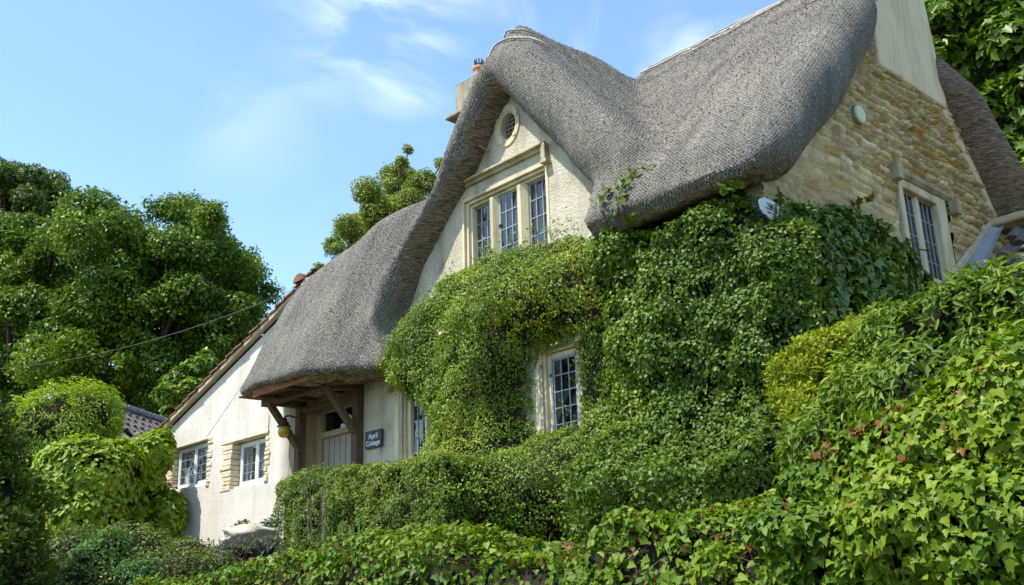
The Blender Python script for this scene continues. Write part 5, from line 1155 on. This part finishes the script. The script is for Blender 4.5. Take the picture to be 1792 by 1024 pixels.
# ================================================================== trees
def tree(name, label, cat, base, clumps, n, size, kind, mat, trunk_r, group=None, lump=(.8, .35), up=.5, spread=.55, trunk_top=None, seed=0, limbs=16, droop=.5, tip=None):
    """trunk and limbs reaching into clumps of leaves"""
    base = np.array(base, float); t = thing(name, label, cat, tuple(base), group); C = np.array([c for c, _ in clumps]); top = C.mean(0) + (0, 0, (C[:, 2].max() - C[:, 2].mean()) * .3) if trunk_top is None else np.array(trunk_top)
    mb = MB(); H_ = top[2] - base[2]; path = [base + (top - base) * s + np.array([math.sin(s * 5 + seed), math.cos(s * 4 + seed), 0]) * .02 * H_ * (s * (1 - s) * 4) for s in np.linspace(0, 1, 9)]
    mb.tube(path, [trunk_r * (1.35 if i == 0 else 1 - .085 * i) for i in range(9)], 10)
    r = np.random.default_rng(seed + 5)
    for j in r.permutation(len(C))[:limbs]:
        s = r.uniform(.30, .9); i = min(7, int(s * 8)); a = np.array(path[i]); b = C[j]; mid = (a + b) / 2 + np.array([0, 0, .12 * np.linalg.norm(b - a)]) + r.normal(0, .04, 3) * np.linalg.norm(b - a)
        pp = [(1 - u) ** 2 * a + 2 * u * (1 - u) * mid + u * u * b for u in np.linspace(0, 1, 7)]; rr = trunk_r * r.uniform(.22, .42); mb.tube(pp, [rr * (1 - .13 * q) for q in range(7)], 6)
    mb.build('trunk', [M['bark']], t, True)
    w = np.array([np.mean(r_) ** 2 for _, r_ in clumps]); w /= w.sum(); Ps, Ns = [], []
    for (c, rr), ww_ in zip(clumps, w):
        k = max(20, int(n * ww_)); d = unit(rng.normal(0, 1, (k, 3)) + np.array([0, 0, .35])); rad = np.array(rr) * (1 + (fbm(d * np.mean(rr) + c, 2.2 / np.mean(rr), seed, 3) - .5)[:, None] * 2 * lump[1])
        q = np.array(c) + d * rad * (1.06 - .75 * rng.random((k, 1)) ** 1.5); Ps.append(q); Ns.append(d)
    P, Nn_ = np.concatenate(Ps), np.concatenate(Ns)
    leaves('crown', t, P, Nn_, rng.uniform(*size, len(P)), kind, mat, up, spread, droop, .4, .35, tipdir=None if tip is None else Nn_ * tip[0] + np.array([0, 0, tip[1]]))
    return t
def crown(pts, D, jitter=.5, k=1, rs=(.8, 1.3), dd=3.0, seed=0):
    """clumps filling an outline of photo points (px, py, radius px) standing about D metres off"""
    r = np.random.default_rng(seed); out = []
    for px_, py_, rp in pts:
        for _ in range(k):
            a = r.uniform(0, 6.28); q = rp * jitter * r.random() ** .5; d = D + r.uniform(-dd, dd); c = far(px_ + q * math.cos(a), py_ + q * math.sin(a), d); s = np.linalg.norm(c) / FPX * rp * r.uniform(*rs)
            out.append((c, (s, s, s * .82)))
    return out
def ground_at(px_, D): p = far(px_, 900, D); return (p[0], p[1], .9 + 1.2 * float(sstep(-22, -60, p[0])))
ctr_ = [(240, 400, 46), (170, 385, 42), (300, 395, 44), (360, 405, 40), (395, 440, 42), (425, 480, 40), (440, 520, 36), (210, 450, 52), (290, 455, 52), (350, 480, 48), (130, 430, 48), (150, 500, 54), (230, 520, 54), (310, 530, 52), (390, 540, 44), (430, 560, 30),
        (180, 575, 52), (260, 590, 46), (350, 590, 40), (110, 560, 50), (405, 600, 28), (160, 640, 38), (240, 640, 32), (225, 675, 26), (190, 665, 30), (262, 690, 30), (250, 655, 34), (285, 700, 30), (300, 660, 34)]
tree('broad_tree', 'largest broad rounded tree behind the white wing with sunlit clumped crown', 'tree', ground_at(255, 36), crown(ctr_ + [(200, 600, 50), (290, 620, 50), (370, 620, 40), (150, 620, 50), (330, 560, 50), (420, 600, 34), (60, 640, 50), (300, 480, 60), (400, 500, 46)], 36, .85, 5, (.45, .9), 2.8, 1), 150000, (.10, .20), 'oval', M['leaf_oak'], .42, 'trees behind the cottage', lump=(.8, .65), spread=.7, trunk_top=far(265, 520, 36), seed=1)
c2 = [(60, 440, 50), (20, 470, 52), (-40, 450, 60), (90, 500, 46), (40, 540, 56), (-30, 560, 60), (80, 590, 44), (20, 620, 54), (60, 660, 44), (-40, 660, 60), (110, 650, 34), (20, 700, 40), (70, 420, 36), (120, 390, 30)]
tree('broad_tree', 'broad dark green tree at the left edge beside the largest tree', 'tree', ground_at(30, 39), crown(c2, 39, .85, 5, (.38, .85), 2.8, 2), 80000, (.10, .20), 'oval', M['leaf_oak'], .38, 'trees behind the cottage', lump=(.8, .65), spread=.7, trunk_top=far(30, 560, 39), seed=2)
c3 = [(20, 330, 44), (75, 335, 36), (-40, 330, 50), (40, 380, 46), (100, 370, 32), (-30, 400, 60), (5, 310, 30), (120, 350, 22)]
tree('broad_tree', 'darker taller tree crown rising behind at the far left', 'tree', ground_at(10, 50), crown(c3, 50, .8, 5, (.38, .8), 3, 3), 50000, (.12, .22), 'oval', M['leaf_darktree'], .45, 'trees behind the cottage', seed=3)
c4 = [(345, 650, 26), (310, 665, 22), (325, 700, 24), (365, 640, 18), (290, 690, 18), (340, 690, 24), (355, 625, 14), (305, 720, 16)]
tree('sapling', 'young light green sapling rising beside the verge of the white wing', 'tree', ground_at(328, 27), crown(c4, 27, .5, 2, (.6, 1.0), .6, 4), 6500, (.12, .2), 'maple', M['leaf_maple'], .08, None, seed=4, limbs=8)
c5 = [(680, 320, 34), (715, 310, 34), (650, 345, 30), (740, 325, 30), (700, 355, 36), (660, 385, 34), (725, 370, 34), (620, 395, 30), (600, 400, 26), (625, 425, 30), (690, 400, 34), (590, 430, 20), (705, 280, 13), (712, 262, 9), (770, 285, 11), (755, 330, 20), (550, 478, 12), (562, 470, 10), (640, 440, 28), (700, 430, 30)]
tree('olive_tree', 'olive-green loosely leaved tree showing above the thatch left of the gable', 'tree', ground_at(680, 28), crown(c5, 28, .45, 3, (.55, .95), 1.6, 5), 70000, (.055, .105), 'oval', M['leaf_olive'], .24, 'trees behind the cottage', lump=(.8, .5), trunk_top=far(690, 340, 28), seed=5, limbs=22)
c6 = [(1640, 40, 44), (1680, 60, 46), (1720, 20, 46), (1770, 40, 50), (1640, 100, 30), (1700, 130, 46), (1760, 120, 56), (1730, 190, 46), (1790, 200, 56), (1740, 250, 40), (1790, 280, 50), (1780, 330, 34), (1620, 10, 34), (1690, -20, 50), (1780, -30, 60), (1840, 120, 70), (1840, 260, 70), (1800, 380, 40)]
tree('maple_tree', 'fresh green maple with lobed leaves above the rear thatch at right', 'tree', ground_at(1760, 22), crown(c6, 22, .6, 3, (.5, .95), 1.6, 6), 17000, (.15, .27), 'maple', M['leaf_maple'], .26, 'trees behind the cottage', lump=(.8, .5), up=.6, spread=.45, seed=6, limbs=14, droop=.6)
c7 = [(1640, 20, 70), (1720, 40, 80), (1790, 60, 80), (1700, 130, 70), (1780, 180, 80), (1790, 290, 80), (1740, 240, 60), (1840, 160, 90), (1650, 90, 50), (1840, 330, 90)]
tree('broad_tree', 'dark shaded tree mass standing behind the fresh green maple', 'tree', ground_at(1740, 34), crown(c7, 34, .5, 3, (.7, 1.1), 2.5, 7), 40000, (.16, .28), 'round', M['leaf_darktree'], .4, 'trees behind the cottage', seed=7)
# ---- overhead wire from the wing roof
wa, wb = onY(528, 497, WY - .1) + (0, .1, .02), far(-60, 648, 24)
MBw = MB(); MBw.tube([wa + (wb - wa) * t + np.array([0, 0, -.35 * 4 * t * (1 - t)]) for t in np.linspace(0, 1, 24)], .0055, 5)
tag(MBw.build('overhead_wire', [M['cable']], None, True), 'thin dark overhead wire running from the wing roof across the left trees', 'wire')
# ================================================================== sky, sun, exposure
SUN = Vector((-.15, -.50, .85)).normalized()
sl_ = bpy.data.lights.new('sun', 'SUN'); sl_.energy = 3.9; sl_.angle = R(.55); sl_.color = (1.0, .945, .85)
so = bpy.data.objects.new('sun', sl_); COL.objects.link(so); so.rotation_euler = SUN.to_track_quat('Z', 'Y').to_euler(); so.location = (0, 0, 30)
w = bpy.data.worlds.new('World'); scene.world = w; w.use_nodes = True; nt = w.node_tree; nt.nodes.clear()
def WN(t, **k):
    n = nt.nodes.new('ShaderNode' + t)
    for a, b in k.items(): setattr(n, a, b)
    return n
WL = nt.links.new
sky = WN('TexSky', sky_type='NISHITA'); sky.sun_disc = False; sky.sun_elevation = math.asin(SUN.z); sky.sun_rotation = math.atan2(SUN.x, SUN.y)
sky.air_density = 1.1; sky.dust_density = .5; sky.ozone_density = 1.6; sky.altitude = 60
bg = WN('Background'); bg.inputs['Strength'].default_value = .15
wo_ = WN('OutputWorld')
# thin cirrus: noise on the sky sphere, gathered where the clouds stand
tc = WN('TexCoord'); nrm = WN('VectorMath', operation='NORMALIZE'); WL(tc.outputs['Generated'], nrm.inputs[0])
mp = WN('Mapping'); mp.inputs['Scale'].default_value = (3.0, 3.0, 5.0); mp.inputs['Rotation'].default_value = (0, 0, R(25)); WL(nrm.outputs[0], mp.inputs['Vector'])
nz = WN('TexNoise'); nz.inputs['Scale'].default_value = 1.5; nz.inputs['Detail'].default_value = 8; nz.inputs['Roughness'].default_value = .56; nz.inputs['Distortion'].default_value = .8; WL(mp.outputs[0], nz.inputs['Vector'])
def mth(op, a, b):
    n = WN('Math', operation=op)
    for i, v in enumerate((a, b)):
        if isinstance(v, (int, float)): n.inputs[i].default_value = v
        else: WL(v, n.inputs[i])
    return n.outputs[0]
acc = None
for (px_, py_, rad, amt) in ((655, 10, .09, .75), (715, 70, .08, .62), (690, -60, .12, .6), (430, 185, .09, .10), (1110, 40, .13, .34), (1240, 60, .09, .42), (980, 0, .12, .22), (560, 30, .10, .22)):
    d = ray(px_, py_); d = d / np.linalg.norm(d)
    dp = WN('VectorMath', operation='DISTANCE'); WL(nrm.outputs[0], dp.inputs[0]); dp.inputs[1].default_value = tuple(d)
    mr = WN('MapRange', interpolation_type='SMOOTHERSTEP'); WL(dp.outputs['Value'], mr.inputs['Value']); mr.inputs['From Min'].default_value = rad * 1.25; mr.inputs['From Max'].default_value = 0; mr.inputs['To Max'].default_value = amt
    acc = mr.outputs[0] if acc is None else mth('MAXIMUM', acc, mr.outputs[0])
th_ = WN('MapRange', interpolation_type='SMOOTHSTEP'); WL(nz.outputs['Fac'], th_.inputs['Value']); th_.inputs['From Min'].default_value = .38; th_.inputs['From Max'].default_value = .68
cl = mth('MULTIPLY', acc, th_.outputs[0])
tint = WN('Mix'); tint.data_type = 'RGBA'; tint.blend_type = 'MULTIPLY'; tint.inputs[0].default_value = 1; WL(sky.outputs[0], tint.inputs[6]); tint.inputs[7].default_value = (.99, 1.085, 1.08, 1)
mx = WN('Mix'); mx.data_type = 'RGBA'; WL(cl, mx.inputs[0]); WL(tint.outputs[2], mx.inputs[6]); mx.inputs[7].default_value = (7.4, 7.6, 8.0, 1)
WL(mx.outputs[2], bg.inputs['Color']); WL(bg.outputs[0], wo_.inputs['Surface'])
scene.view_settings.view_transform = 'Standard'; scene.view_settings.look = 'None'; scene.view_settings.gamma = 1; scene.view_settings.use_curve_mapping = False
scene.view_settings.exposure = .95
cy_ = scene.cycles; cy_.use_denoising = True; cy_.max_bounces = 8; cy_.diffuse_bounces = 3; cy_.glossy_bounces = 3; cy_.transmission_bounces = 6; cy_.transparent_max_bounces = 12
